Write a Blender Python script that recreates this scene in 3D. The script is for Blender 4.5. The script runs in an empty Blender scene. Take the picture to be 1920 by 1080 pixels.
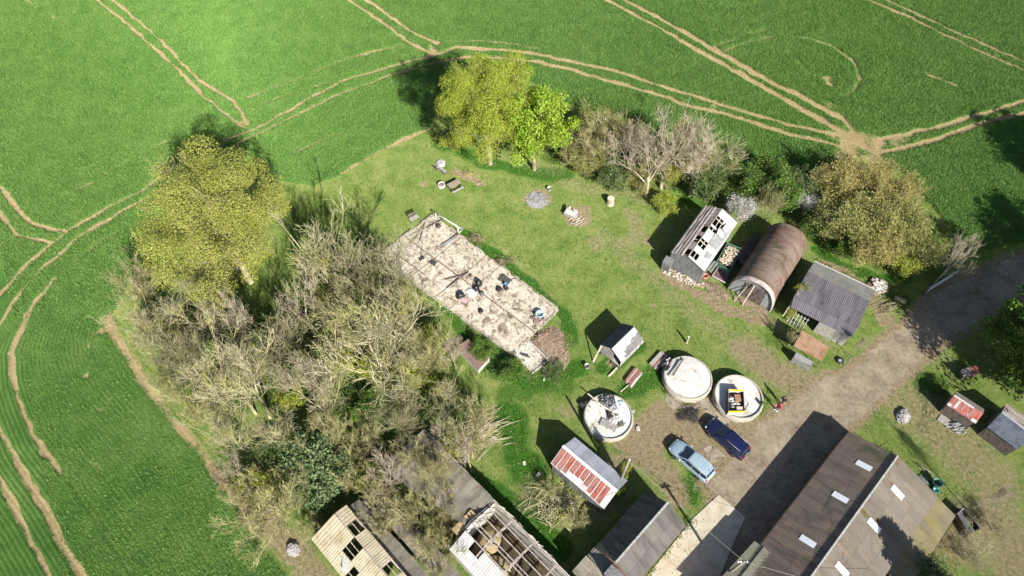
import bpy, math, random
import numpy as np
from mathutils import Vector, Matrix, noise as mnoise

# ------------------------------------------------------------------ camera, sky, sun, exposure
sc = bpy.context.scene
COL = sc.collection
F_PX, CAM_H, TILT = 1280.0, 64.0, math.radians(33)
cd = bpy.data.cameras.new('camera'); cam = bpy.data.objects.new('camera', cd); COL.objects.link(cam)
cam.location = (0, 0, CAM_H); cam.rotation_euler = (TILT, 0, 0)
cd.sensor_width = 36; cd.lens = F_PX/1920*36; cd.clip_start = 1; cd.clip_end = 6000
sc.camera = cam
SUN_EL, SUN_AZ = math.radians(35), math.radians(26.8)     # shadows fall 26.8 deg west of +Y
w = bpy.data.worlds.new('World'); sc.world = w; w.use_nodes = True
nt = w.node_tree; nt.nodes.clear()
sky = nt.nodes.new('ShaderNodeTexSky'); sky.sky_type = 'NISHITA'; sky.sun_disc = False
sky.sun_elevation = SUN_EL; sky.sun_rotation = math.pi - SUN_AZ
bg = nt.nodes.new('ShaderNodeBackground'); bg.inputs[1].default_value = 0.065
wo = nt.nodes.new('ShaderNodeOutputWorld')
nt.links.new(sky.outputs[0], bg.inputs[0]); nt.links.new(bg.outputs[0], wo.inputs[0])
sd = bpy.data.lights.new('sun', 'SUN'); sun = bpy.data.objects.new('sun', sd); COL.objects.link(sun)
sd.energy = 5.0; sd.angle = math.radians(0.53); sd.color = (1.0, 0.955, 0.87)
to_sun = Vector((math.sin(SUN_AZ)*math.cos(SUN_EL), -math.cos(SUN_AZ)*math.cos(SUN_EL), math.sin(SUN_EL)))
sun.rotation_euler = to_sun.to_track_quat('Z', 'Y').to_euler()
sc.view_settings.view_transform = 'Standard'; sc.view_settings.look = 'None'
sc.view_settings.exposure = 1.02; sc.view_settings.gamma = 1.0
sc.render.engine = 'CYCLES'

# ------------------------------------------------------------------ surveying: photo point -> point on the ground (or at height z)
_c, _s = math.cos(TILT), math.sin(TILT)
def G(px, py, z=0.0):
    u = (px-960)/F_PX; v = -(py-540)/F_PX
    d = (u, _s+v*_c, -_c+v*_s); t = (z-CAM_H)/d[2]
    return (d[0]*t, d[1]*t)
def G3(px, py, z=0.0, zz=None):
    a = G(px, py, z); return Vector((a[0], a[1], z if zz is None else zz))
R = random.Random(7)

# ------------------------------------------------------------------ node helpers and materials
class NT:
    def __init__(self, m):
        self.t = m.node_tree; self.t.nodes.clear()
    def n(self, typ, **kw):
        x = self.t.nodes.new(typ)
        for k, v in kw.items(): setattr(x, k, v)
        return x
    def l(self, a, b): self.t.links.new(a, b)
    def val(self, sock, v):
        if isinstance(v, (int, float)): sock.default_value = v
        elif isinstance(v, tuple): sock.default_value = v if len(v) == 4 else (*v, 1)
        else: self.l(v, sock)
    def math(self, op, a, b=0.0, c=None, clamp=False):
        x = self.n('ShaderNodeMath', operation=op, use_clamp=clamp)
        self.val(x.inputs[0], a); self.val(x.inputs[1], b)
        if c is not None: self.val(x.inputs[2], c)
        return x.outputs[0]
    def mix(self, f, a, b, mode='MIX'):
        x = self.n('ShaderNodeMix', data_type='RGBA', blend_type=mode)
        self.val(x.inputs[0], f); self.val(x.inputs[6], a); self.val(x.inputs[7], b)
        return x.outputs[2]
    def ramp(self, f, stops):
        x = self.n('ShaderNodeValToRGB'); e = x.color_ramp.elements
        while len(e) < len(stops): e.new(0.5)
        for i, (p, c) in enumerate(stops):
            e[i].position = p; e[i].color = (*c, 1) if len(c) == 3 else c
        self.val(x.inputs[0], f); return x.outputs[0]
    def noise(self, vec, scale, detail=4, rough=0.55, dist=0.0):
        x = self.n('ShaderNodeTexNoise'); x.inputs['Scale'].default_value = scale
        x.inputs['Detail'].default_value = detail; x.inputs['Roughness'].default_value = rough
        x.inputs['Distortion'].default_value = dist
        self.l(vec, x.inputs['Vector']); return x.outputs[0]
    def sstep(self, x, a, b):
        m = self.n('ShaderNodeMapRange', interpolation_type='SMOOTHSTEP')
        self.val(m.inputs[0], x); m.inputs[1].default_value = a; m.inputs[2].default_value = b
        return m.outputs[0]
    def mapping(self, vec, scale=(1, 1, 1), rot=(0, 0, 0)):
        m = self.n('ShaderNodeMapping'); m.inputs['Scale'].default_value = scale; m.inputs['Rotation'].default_value = rot
        self.l(vec, m.inputs[0]); return m.outputs[0]
    def out(self, color, rough=0.8, metal=0.0, bump=None, bstr=0.3, bdist=0.05, spec=0.3, coat=0.0, trans=None, drough=0.0):
        b = self.n('ShaderNodeBsdfPrincipled'); b.inputs['Diffuse Roughness'].default_value = drough; self.val(b.inputs['Base Color'], color)
        self.val(b.inputs['Roughness'], rough); self.val(b.inputs['Metallic'], metal)
        b.inputs['Specular IOR Level'].default_value = spec; b.inputs['Coat Weight'].default_value = coat
        if bump is not None:
            u = self.n('ShaderNodeBump'); u.inputs['Strength'].default_value = bstr; u.inputs['Distance'].default_value = bdist
            self.l(bump, u.inputs['Height']); self.l(u.outputs[0], b.inputs['Normal'])
        o = self.n('ShaderNodeOutputMaterial')
        if trans is not None:
            tr = self.n('ShaderNodeBsdfTranslucent'); self.val(tr.inputs[0], color)
            mx = self.n('ShaderNodeMixShader'); mx.inputs[0].default_value = trans
            self.l(b.outputs[0], mx.inputs[1]); self.l(tr.outputs[0], mx.inputs[2]); self.l(mx.outputs[0], o.inputs[0])
        else: self.l(b.outputs[0], o.inputs[0])
_M = {}
def newmat(name):
    m = bpy.data.materials.new(name); m.use_nodes = True; return m
def mat(name, stops, scale=2.0, stretch=(1, 1, 1), rough=0.85, metal=0.0, bump=0.25, spots=None, fine=12.0, spec=0.3, coat=0.0, detail=6, sheets=None):
    """weathered surface: colour ramp over stretched noise, darker/lighter grain, optional blotches (colour, scale, lo, hi)"""
    if name in _M: return _M[name]
    m = newmat(name); t = NT(m); _M[name] = m
    co = t.n('ShaderNodeTexCoord').outputs['Object']
    oi = t.n('ShaderNodeObjectInfo').outputs['Random']
    add = t.n('ShaderNodeVectorMath', operation='ADD'); t.l(co, add.inputs[0])
    sc3 = t.n('ShaderNodeCombineXYZ'); t.val(sc3.inputs[0], t.math('MULTIPLY', oi, 37.0)); t.val(sc3.inputs[1], t.math('MULTIPLY', oi, 91.0))
    t.l(sc3.outputs[0], add.inputs[1]); v = add.outputs[0]
    n1 = t.noise(t.mapping(v, stretch), scale, detail, 0.62, 0.3)
    n2 = t.noise(t.mapping(v, stretch), fine, 3, 0.6)
    f = t.math('MULTIPLY_ADD', n2, 0.35, t.math('MULTIPLY', n1, 0.82), clamp=True)
    c = t.ramp(f, stops)
    if sheets:          # roofing sheets laid side by side: each weathers to its own tone, with dirty lap joints
        w_, l_ = sheets; sx = t.n('ShaderNodeSeparateXYZ'); t.l(co, sx.inputs[0])
        u = t.math('DIVIDE', sx.outputs[0], w_); q = t.math('DIVIDE', t.math('ADD', sx.outputs[1], t.math('MULTIPLY', n1, .05)), l_)
        cell = t.n('ShaderNodeCombineXYZ'); t.val(cell.inputs[0], t.math('FLOOR', u)); t.val(cell.inputs[1], t.math('FLOOR', q))
        wn = t.n('ShaderNodeTexWhiteNoise', noise_dimensions='2D'); t.l(cell.outputs[0], wn.inputs[0])
        hv = t.n('ShaderNodeHueSaturation'); t.val(hv.inputs['Value'], t.math('MULTIPLY_ADD', wn.outputs[0], .26, .87)); t.val(hv.inputs['Saturation'], t.math('MULTIPLY_ADD', wn.outputs[0], .3, .85)); t.val(hv.inputs['Color'], c); c = hv.outputs[0]
        lap = t.math('MAXIMUM', t.math('LESS_THAN', t.math('FRACT', q), .05/l_), t.math('LESS_THAN', t.math('FRACT', u), .03/w_))
        c = t.mix(t.math('MULTIPLY', lap, .33), c, (.035, .030, .026))
    if spots:
        for (col, s, lo, hi) in spots:
            c = t.mix(t.sstep(t.noise(v, s, 6, 0.65, 0.6), lo, hi), c, col)
    t.out(c, rough, metal, n2, bump, 0.02, spec, coat)
    return m
def flat(name, col, rough=0.5, metal=0.0, spec=0.5, coat=0.0):
    r = tuple(max(0, x*0.86) for x in col); g = tuple(min(1, x*1.12) for x in col)
    return mat(name, [(0.35, r), (0.65, g)], 3.0, rough=rough, metal=metal, bump=0.03, spec=spec, coat=coat)

# ------------------------------------------------------------------ scene-tree helpers
def tag(o, label=None, cat=None, group=None, kind=None):
    if label: o['label'] = label
    if cat: o['category'] = cat
    if group: o['group'] = group
    if kind: o['kind'] = kind
    return o
def thing(name, label, cat, loc=(0, 0, 0), rotz=0.0, group=None):
    o = bpy.data.objects.new(name, None); COL.objects.link(o); o.empty_display_size = 0.3
    o.location = loc; o.rotation_euler = (0, 0, rotz)
    return tag(o, label, cat, group)
def copy_tree(o, parent=None):
    c = o.copy(); COL.objects.link(c); c.parent = parent
    for ch in list(o.children): copy_tree(ch, c)
    return c
class MB:
    def __init__(s): s.v = []; s.f = []; s.m = []; s.sm = []
    def add(s, verts, faces, m=0, smooth=False):
        b = len(s.v); s.v += [tuple(p) for p in verts]
        for f in faces: s.f.append(tuple(b+i for i in f)); s.m.append(m); s.sm.append(smooth)
        return s
    def quad(s, a, b, c, d, m=0): return s.add([a, b, c, d], [(0, 1, 2, 3)], m)
    def poly(s, pts, m=0): return s.add(pts, [tuple(range(len(pts)))], m)
    def box(s, c, size, rz=0.0, m=0, tilt=None):
        hx, hy, hz = size[0]/2, size[1]/2, size[2]/2
        M = Matrix.Rotation(rz, 3, 'Z')
        if tilt: M = M @ Matrix.Rotation(tilt[0], 3, 'X') @ Matrix.Rotation(tilt[1], 3, 'Y')
        P = [Vector(c)+M@Vector((x*hx, y*hy, z*hz)) for z in (-1, 1) for y in (-1, 1) for x in (-1, 1)]
        return s.add(P, [(0, 2, 3, 1), (4, 5, 7, 6), (0, 1, 5, 4), (2, 6, 7, 3), (0, 4, 6, 2), (1, 3, 7, 5)], m)
    def prism(s, pts, z0, z1, m=0, top=None):
        n = len(pts); P = [(p[0], p[1], z0) for p in pts]+[(p[0], p[1], z1) for p in pts]
        s.add(P, [(i, (i+1) % n, n+(i+1) % n, n+i) for i in range(n)]+[tuple(range(n-1, -1, -1))], m)
        return s.poly(P[n:], m if top is None else top)
    def bar(s, p, q, w=0.06, h=None, m=0):
        p, q = Vector(p), Vector(q); h = h or w; d = (q-p)
        if d.length < 1e-6: return s
        d.normalize(); up = Vector((0, 0, 1)) if abs(d.z) < 0.95 else Vector((1, 0, 0))
        a = d.cross(up).normalized()*w/2; b = a.cross(d).normalized()*h/2
        P = [p-a-b, p+a-b, p+a+b, p-a+b, q-a-b, q+a-b, q+a+b, q-a+b]
        return s.add(P, [(0, 3, 2, 1), (4, 5, 6, 7), (0, 1, 5, 4), (1, 2, 6, 5), (2, 3, 7, 6), (3, 0, 4, 7)], m)
    def tube(s, pts, r, n=6, m=0, smooth=True):
        pts = [Vector(p) for p in pts]; r = r if isinstance(r, (list, tuple)) else [r]*len(pts)
        V = []; prev = None
        for i, p in enumerate(pts):
            d = (pts[min(i+1, len(pts)-1)]-pts[max(i-1, 0)]).normalized()
            if prev is None: a = d.cross(Vector((0.31, 0.17, 0.93)) if abs(d.z) < 0.9 else Vector((1, 0.1, 0))).normalized()
            else: a = (prev-d*prev.dot(d)).normalized()
            prev = a; b = d.cross(a)
            V += [p+(a*math.cos(2*math.pi*k/n)+b*math.sin(2*math.pi*k/n))*r[i] for k in range(n)]
        Fc = [(i*n+k, i*n+(k+1) % n, (i+1)*n+(k+1) % n, (i+1)*n+k) for i in range(len(pts)-1) for k in range(n)]
        Fc += [tuple(range(n-1, -1, -1)), tuple((len(pts)-1)*n+k for k in range(n))]
        return s.add(V, Fc, m, smooth)
    def lathe(s, prof, n=32, c=(0, 0, 0), m=0, smooth=True, close=False):
        V = [(c[0]+r*math.cos(2*math.pi*k/n), c[1]+r*math.sin(2*math.pi*k/n), c[2]+z) for r, z in prof for k in range(n)]
        Fc = [(i*n+k, i*n+(k+1) % n, (i+1)*n+(k+1) % n, (i+1)*n+k) for i in range(len(prof)-1) for k in range(n)]
        if close: Fc.append(tuple((len(prof)-1)*n+k for k in range(n)))
        return s.add(V, Fc, m, smooth)
    def lump(s, c, rad, seed=0, nu=10, nv=6, amp=0.25, m=0, freq=1.6, smooth=True):
        """a rough lump resting on z=c.z (upper half of a noisy ellipsoid)"""
        V = []; 
        for j in range(nv+1):
            th = math.pi/2*j/nv
            for k in range(nu):
                ph = 2*math.pi*k/nu
                d = Vector((math.cos(ph)*math.cos(th), math.sin(ph)*math.cos(th), math.sin(th)))
                q = 1+amp*(mnoise.noise(d*freq+Vector((seed*7.3, seed*3.1, 0)))+0.5*mnoise.noise(d*freq*2.7+Vector((seed, 9, 2))))
                V.append((c[0]+d.x*rad[0]*q, c[1]+d.y*rad[1]*q, c[2]+d.z*rad[2]*q))
        Fc = [(j*nu+k, j*nu+(k+1) % nu, (j+1)*nu+(k+1) % nu, (j+1)*nu+k) for j in range(nv) for k in range(nu)]
        return s.add(V, Fc, m, smooth)
    def rock(s, c, r, rng, m=0):
        M = Matrix.Rotation(rng.random()*6, 3, 'Z') @ Matrix.Rotation(rng.random()-0.5, 3, 'X')
        P = [Vector(c)+M@Vector((x*r[0]*rng.uniform(.7, 1.1), y*r[1]*rng.uniform(.7, 1.1), z*r[2]*rng.uniform(.7, 1.1))) for z in (-1, 1) for y in (-1, 1) for x in (-1, 1)]
        return s.add(P, [(0, 2, 3, 1), (4, 5, 7, 6), (0, 1, 5, 4), (2, 6, 7, 3), (0, 4, 6, 2), (1, 3, 7, 5)], m)
    def sheet(s, p00, p10, p11, p01, waves=0, amp=0.03, nv=1, m=0, per=6, jit=0.0, seed=0):
        """a corrugated sheet: ridges run from the 0-edge to the 1-edge (v), waves along u"""
        a, b, c, d = map(Vector, (p00, p10, p11, p01)); nrm = (b-a).cross(d-a).normalized()
        nu = max(1, waves*per); V = []
        for j in range(nv+1):
            for i in range(nu+1):
                u, v = i/nu, j/nv
                p = (a*(1-u)+b*u)*(1-v)+(d*(1-u)+c*u)*v
                h = amp*math.sin(2*math.pi*waves*u) if waves else 0
                if jit: h += jit*mnoise.noise(Vector((p.x*0.9, p.y*0.9, seed)))
                V.append(p+nrm*h)
        W = nu+1
        return s.add(V, [(j*W+i, j*W+i+1, (j+1)*W+i+1, (j+1)*W+i) for j in range(nv) for i in range(nu)], m, waves > 0)
    def build(s, name, mats, parent=None, loc=None, rz=0.0):
        me = bpy.data.meshes.new(name); me.from_pydata(s.v, [], s.f); me.update()
        for mm in (mats if isinstance(mats, (list, tuple)) else [mats]): me.materials.append(mm)
        me.polygons.foreach_set('material_index', s.m); me.polygons.foreach_set('use_smooth', s.sm)
        o = bpy.data.objects.new(name, me); COL.objects.link(o)
        if parent: o.parent = parent
        if loc is not None: o.location = loc
        o.rotation_euler = (0, 0, rz)
        return o
def npmesh(name, V, Fq, mats, attr=None, smooth=False):
    """V (n,3), Fq (m,4) or (m,3) int array -> mesh object data"""
    me = bpy.data.meshes.new(name); k = Fq.shape[1]
    me.vertices.add(len(V)); me.vertices.foreach_set('co', V.astype(np.float32).ravel())
    me.loops.add(Fq.size); me.loops.foreach_set('vertex_index', Fq.astype(np.int32).ravel())
    me.polygons.add(len(Fq)); me.polygons.foreach_set('loop_start', np.arange(0, Fq.size, k, dtype=np.int32))
    me.polygons.foreach_set('use_smooth', np.full(len(Fq), smooth))
    for mm in (mats if isinstance(mats, (list, tuple)) else [mats]): me.materials.append(mm)
    for an, (typ, dat) in (attr or {}).items():
        a = me.attributes.new(an, typ, 'POINT')
        a.data.foreach_set('color' if typ == 'FLOAT_COLOR' else 'value', dat.astype(np.float32).ravel())
    me.update(calc_edges=True); me.validate()
    return me
# ------------------------------------------------------------------ ground: one sheet of faces, described by distance to surveyed lines
dx = np.arange(-84, 84.01, 0.18); dy = np.arange(4, 99.01, 0.18)
def outer(a):
    far = [2, 6, 14, 30, 70, 160, 400, 1000, 2600]
    return np.concatenate([a[0]-np.array(far[::-1]), a, a[-1]+np.array(far)])
gx, gy = outer(dx), outer(dy)
NX, NY = len(gx), len(gy)
X, Y = np.meshgrid(gx, gy); X = X.ravel(); Y = Y.ravel()
def hashnoise(x, y, s, seed=0):
    """smooth value noise"""
    rg = np.random.RandomState(seed); T = rg.rand(256, 256)
    u, v = x/s, y/s; i, j = np.floor(u).astype(int), np.floor(v).astype(int); fu, fv = u-i, v-j
    fu = fu*fu*(3-2*fu); fv = fv*fv*(3-2*fv); g = lambda a, b: T[a % 256, b % 256]
    return (g(i, j)*(1-fu)+g(i+1, j)*fu)*(1-fv)+(g(i, j+1)*(1-fu)+g(i+1, j+1)*fu)*fv
WX = (hashnoise(X, Y, 1.3, 1)-.5)*0.35; WY = (hashnoise(X, Y, 1.3, 2)-.5)*0.35   # natural wobble of edges
def dist_line(px, wob=0.5, pad=6.0):
    p = [G(*q) for q in px]; D = np.full(X.shape, 99.0)
    for (ax, ay), (bx, by) in zip(p[:-1], p[1:]):
        s = np.where((X > min(ax, bx)-pad) & (X < max(ax, bx)+pad) & (Y > min(ay, by)-pad) & (Y < max(ay, by)+pad))[0]
        xx, yy = X[s]+WX[s]*wob, Y[s]+WY[s]*wob
        L2 = (bx-ax)**2+(by-ay)**2; t = np.clip(((xx-ax)*(bx-ax)+(yy-ay)*(by-ay))/max(L2, 1e-6), 0, 1)
        D[s] = np.minimum(D[s], np.hypot(xx-ax-t*(bx-ax), yy-ay-t*(by-ay)))
    return D
def sd_poly(px, wob=1.0):
    """signed distance, positive inside"""
    p = [G(*q) for q in px]; inside = np.zeros(X.shape, bool); xx, yy = X+WX*wob, Y+WY*wob; n = len(p)
    for i in range(n):
        (ax, ay), (bx, by) = p[i], p[(i+1) % n]
        if ay == by: continue
        inside ^= ((ay > yy) != (by > yy)) & (xx < (bx-ax)*(yy-ay)/(by-ay)+ax)
    D = dist_line(px+[px[0]], wob)
    return np.where(inside, D, -D)
def ss(x, a, b):
    t = np.clip((x-a)/(b-a), 0, 1); return t*t*(3-2*t)
def blob(px, py, r, wob=1.5):
    a = G(px, py); return np.hypot(X+WX*wob-a[0], Y+WY*wob-a[1])/r
Z0 = np.zeros(X.shape)
soil = Z0.copy()
def track(px, wd=0.24, k=1.0, soft=0.14):
    global soil
    d = dist_line(px, 1.0); brk = hashnoise(X, Y, 2.2, 5)
    soil = np.maximum(soil, k*(.54+.60*hashnoise(X, Y, .9, 6)+.22*brk)*(1-ss(d, wd*.62+0.22*(brk-.5), wd*.95+soft+0.22*(brk-.5))))
def feather(px, wd, k): track(px, wd, k, wd*1.4)
# tramlines of the upper left field
TL = [
 [(165,-14),(180,0),(250,55),(330,128),(390,187),(425,215),(448,236),(462,242)], [(195,-14),(212,0),(300,75),(372,150),(435,190),(455,210),(467,236)],
 [(0,552),(57,493),(100,457),(133,433),(200,393),(263,360),(300,335),(340,308),(417,268),(480,243),(540,210),(640,154),(700,136),(790,110),(815,102)],
 [(0,610),(33,560),(47,540),(87,500),(143,450),(217,407),(277,370),(340,335),(420,285),(483,253),(560,215),(640,176),(720,147),(795,124)],
 [(0,350),(7,360),(37,397),(60,420),(100,432),(123,434)], [(0,397),(30,440),(63,450),(93,457)], [(0,466),(16,454),(34,441)],
 [(100,527),(67,567),(50,593),(33,637),(23,663),(27,720),(40,760),(67,823),(97,863),(113,887)],
 [(-10,780),(0,807),(17,837),(50,897),(83,947),(113,1010),(157,1085),(175,1120)], [(-20,870),(0,900),(27,950),(60,1013),(90,1073),(105,1110)],
 [(800,110),(830,100),(857,90),(923,95),(990,100),(1057,113),(1123,127),(1190,145),(1240,163),(1280,174),(1363,200),(1430,220),(1497,240),(1563,252),(1600,262)],
 [(800,122),(850,112),(880,108),(940,109),(1007,117),(1073,132),(1140,152),(1207,170),(1257,185),(1280,197),(1380,220),(1447,243),(1513,260),(1580,277)],
 [(640,-10),(653,0),(723,47),(763,77),(790,92),(813,102)], [(674,-10),(687,0),(740,37),(783,67),(823,83)],
 [(1120,-10),(1137,0),(1207,37),(1280,78),(1347,117),(1413,153),(1480,193),(1547,230),(1590,255)],
 [(1150,-12),(1170,0),(1223,28),(1280,60),(1347,97),(1413,137),(1467,167),(1530,197),(1580,223),(1600,245)],
 [(1605,-10),(1627,0),(1713,37),(1780,70),(1847,102),(1920,132),(1960,150)], [(1640,-10),(1660,0),(1730,32),(1813,70),(1880,100),(1920,117),(1960,134)],
 [(1980,170),(1920,190),(1847,213),(1780,233),(1713,250),(1647,263)], [(1980,192),(1920,212),(1847,230),(1780,253),(1713,275),(1647,290)],
]
WDT = [.92*q for q in [.22,.2,.3,.22,.26,.26,.12,.27,.26,.24,.34,.36,.24,.24,.34,.34,.24,.24,.46,.40]]
for p, wd in zip(TL, WDT): track(p, wd)
track([(277,370),(143,450),(87,500)], .3); track([(1280,78),(1413,153),(1547,230)], .45, 1, .3); track([(1280,60),(1413,137),(1580,223)], .42, 1, .3)
# fainter, broken lines
for p, k in [([(467,183),(560,147),(640,115),(700,98),(760,85)],.62), ([(457,205),(540,180),(620,155)],.45), ([(147,358),(190,333),(240,305),(317,263)],.55),
  ([(1360,97),(1403,80),(1467,67),(1513,72),(1563,90),(1597,113),(1613,147),(1600,173),(1573,185)],.5), ([(1335,92),(1400,66),(1440,55)],.5),
  ([(48,0),(70,14)],.5), ([(98,30),(150,60),(210,97)],.42), ([(140,493),(190,455),(220,435)],.4), ([(850,80),(900,77),(960,84),(1010,92)],.5),
  ([(1490,110),(1520,140),(1560,150)],.4), ([(1740,140),(1765,150),(1795,162)],.7), ([(545,290),(600,265),(640,250)],.5), ([(640,325),(700,292),(760,262),(805,240)],.75)]:
    track(p, .13, k, .3)
for (x, y, r, k) in [(462,226,.9,.75),(452,232,.7,.6),(1552,152,.7,.9),(1556,160,.5,.8),(1605,264,2.6,.9),(1640,275,2.4,.85),(1572,252,1.5,.7),(1690,268,1.6,.6),
  (1600,292,1.9,1),(1640,300,1.3,.75),(1580,300,1.4,.9),(1560,205,1.0,.5),(820,95,.9,.6),(800,112,.8,.6),(165,708,.5,.7),(180,880,.5,.4),(192,770,.5,.4),
  (205,600,1.6,.75),(195,610,1.0,.8),(180,630,.8,.6),(160,655,.6,.5),(455,300,.7,.5)]:
    soil = np.maximum(soil, k*(.62+.6*hashnoise(X, Y, .8, 41))*(1-ss(blob(x, y, r, 5), .35, 1.3)))
# earth bank along the wood
d = dist_line([(203,612),(225,640),(250,682),(275,722),(300,752),(330,795),(350,815),(380,850),(412,895),(440,930),(470,965)])
soil = np.maximum(soil, (.45+.6*hashnoise(X, Y, 1.7, 9))*(1-ss(d, .1, .85)))
FARM = [(643,326),(700,294),(760,264),(808,240),(826,190),(860,140),(930,125),(1010,160),(1070,195),(1130,215),(1200,235),(1280,258),(1350,280),(1400,292),(1460,312),(1520,330),
  (1560,306),(1600,292),(1650,296),(1700,330),(1760,400),(1800,450),(1850,470),(1990,440),(2500,600),(2500,1500),(560,1500),(540,1080),(470,1000),(430,915),(370,830),(300,740),(240,655),(205,600),
  (240,540),(300,500),(300,420),(400,340),(520,340),(590,350)]
farm_d = sd_poly(FARM, 1.2); farm = ss(farm_d, -.25, .25)
ROAD = [(1512,735),(1535,715),(1590,698),(1650,650),(1700,603),(1745,560),(1800,525),(1860,500),(1920,480),(2100,420),(2100,520),(1920,585),(1850,600),(1790,625),(1740,665),(1680,720),(1630,765),(1585,800),
  (1500,920),(1420,1030),(1390,1120),(1330,1120),(1345,930),(1320,905),(1345,890),(1395,845),(1420,800),(1470,770)]
road_d = sd_poly(ROAD, 1.6); gravel = ss(road_d, -.5, .45)
YARD = [(1180,790),(1215,765),(1245,745),(1330,775),(1440,790),(1470,740),(1520,700),(1520,730),(1470,800),(1400,850),(1345,905),(1300,870),(1255,835),(1200,870),(1150,840)]
yard = ss(sd_poly(YARD, 2.5), -.9, .8)
dry = np.zeros(X.shape)
for p, wd, k in [([(1480,710),(1420,660),(1350,620),(1280,570),(1200,500),(1130,440)],1.7,.40), ([(1510,720),(1440,690),(1400,660)],2.4,.72), ([(1245,515),(1300,545),(1370,585),(1430,600)],.9,.9),
   ([(1180,840),(1240,880),(1270,930)],1.6,.75), ([(1390,560),(1450,600),(1480,640)],.8,.5), ([(1120,880),(1200,860)],1.6,.6), ([(1640,740),(1700,690),(1760,650)],1.2,.6),
   ([(1540,500),(1590,520),(1640,560),(1660,600)],1.3,.8), ([(1650,640),(1600,690),(1530,720)],.8,.6), ([(880,610),(1000,700)],1.3,.35), ([(1700,760),(1760,800),(1860,900)],4,.56),
   ([(1780,1000),(1860,980),(1900,1040)],4,.62), ([(1000,930),(1080,960),(1150,930)],2.5,.5), ([(850,320),(880,335),(900,345)],.6,.9), ([(920,455),(960,480),(1010,530),(1050,570)],.4,.35),
   ([(1180,400),(1200,440),(1160,460)],1.3,.5), ([(1060,345),(1150,360),(1240,380)],1.6,.42), ([(960,300),(1040,320)],1.5,.35), ([(900,270),(960,300)],1.2,.3)]:
    d = dist_line(p, 2.0, 9); dry = np.maximum(dry, k*(1-ss(d, wd*.3, wd*1.4)))
for x, y, r, k in [(793,343,.75,.9),(1007,376,1.9,.85),(1085,405,2.0,.75),(1344,575,.7,1),(1228,572,.5,.6),(1120,460,1.5,.5),(1180,455,1.3,.4),(1240,430,1.2,.5),(1700,790,1.3,.4),(1010,280,2,.3),(1110,690,.9,.3),
   (1215,455,1.0,.6),(930,690,1.5,.3),(1145,685,.6,.7),(1065,770,1.2,.5),(1120,745,1.6,.4),(550,1030,1.6,.8)]:
    dry = np.maximum(dry, k*(1-ss(blob(x, y, r, 2.5), .5, 1.2)))
dry = np.maximum(dry, yard*.95); dry = np.maximum(dry, .85*(1-ss(np.abs(road_d), .2, 1.5)))
dry = np.maximum(dry, .7*(1-ss(dist_line([(470,960),(520,1000),(560,1030),(590,1080)], 2, 9), .6, 2.4)))
WOOD = [(265,560),(300,500),(400,500),(540,360),(640,350),(700,420),(760,490),(860,620),(900,700),(950,760),(930,830),(900,900),(860,1000),(620,1060),(560,1040),(500,950),(420,860),(330,740),(250,640)]
wood = ss(sd_poly(WOOD, 3), -1.0, 1.6)
HEDGE = [(820,245),(850,170),(930,135),(1060,200),(1130,225),(1250,255),(1340,290),(1500,335),(1600,310),(1680,335),(1760,420),(1800,500),(1740,540),(1650,510),(1560,480),(1530,440),(1500,400),(1380,380),(1300,365),(1240,360),(1150,345),(1060,320),(940,290),(870,280)]
hedge = ss(sd_poly(HEDGE, 3), -.6, 1.0)
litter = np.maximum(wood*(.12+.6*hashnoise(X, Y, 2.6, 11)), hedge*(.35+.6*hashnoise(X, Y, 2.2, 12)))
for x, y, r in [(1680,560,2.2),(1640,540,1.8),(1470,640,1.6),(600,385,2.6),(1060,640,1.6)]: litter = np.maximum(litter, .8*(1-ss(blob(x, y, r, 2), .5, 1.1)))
burnt = .9*(1-ss(blob(1286,782,1.25,6), .25, 1.35)); burnt *= .55+.7*hashnoise(X, Y, .55, 33); burnt = np.maximum(burnt, .6*(1-ss(blob(1300,770,.8,2.5), .4, 1.2)))
weeds = np.zeros(X.shape)
for p, wd, k in [([(875,440),(940,490),(1010,545),(1060,590),(1075,640)],1.0,.85), ([(760,470),(860,610),(960,690),(1000,715)],1.1,.8), ([(900,680),(940,700),(1010,720),(1090,690)],1.2,.8),
   ([(960,780),(970,850),(1000,900),(1010,960)],1.9,.9), ([(950,740),(1010,730),(1070,720)],1.2,.6), ([(1130,690),(1170,670),(1200,650)],1.0,.8), ([(1170,735),(1215,715),(1240,690)],1.3,.7),
   ([(1720,700),(1745,760),(1730,800)],1.0,.9), ([(830,270),(900,300),(980,320),(1060,330)],1.4,.75), ([(1250,370),(1320,385)],1.2,.6), ([(1320,860),(1300,930),(1280,910)],1.0,.7),
   ([(1160,850),(1185,870)],.8,.6), ([(880,900),(940,930),(1000,980),(1060,1030)],1.2,.8), ([(500,590),(520,640)],.8,1), ([(600,590),(620,640)],.8,1), ([(1530,470),(1580,500),(1650,520),(1700,520)],.8,.8)]:
    d = dist_line(p, 2.5, 8); weeds = np.maximum(weeds, k*(1-ss(d, wd*.3, wd*1.4)))
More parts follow.
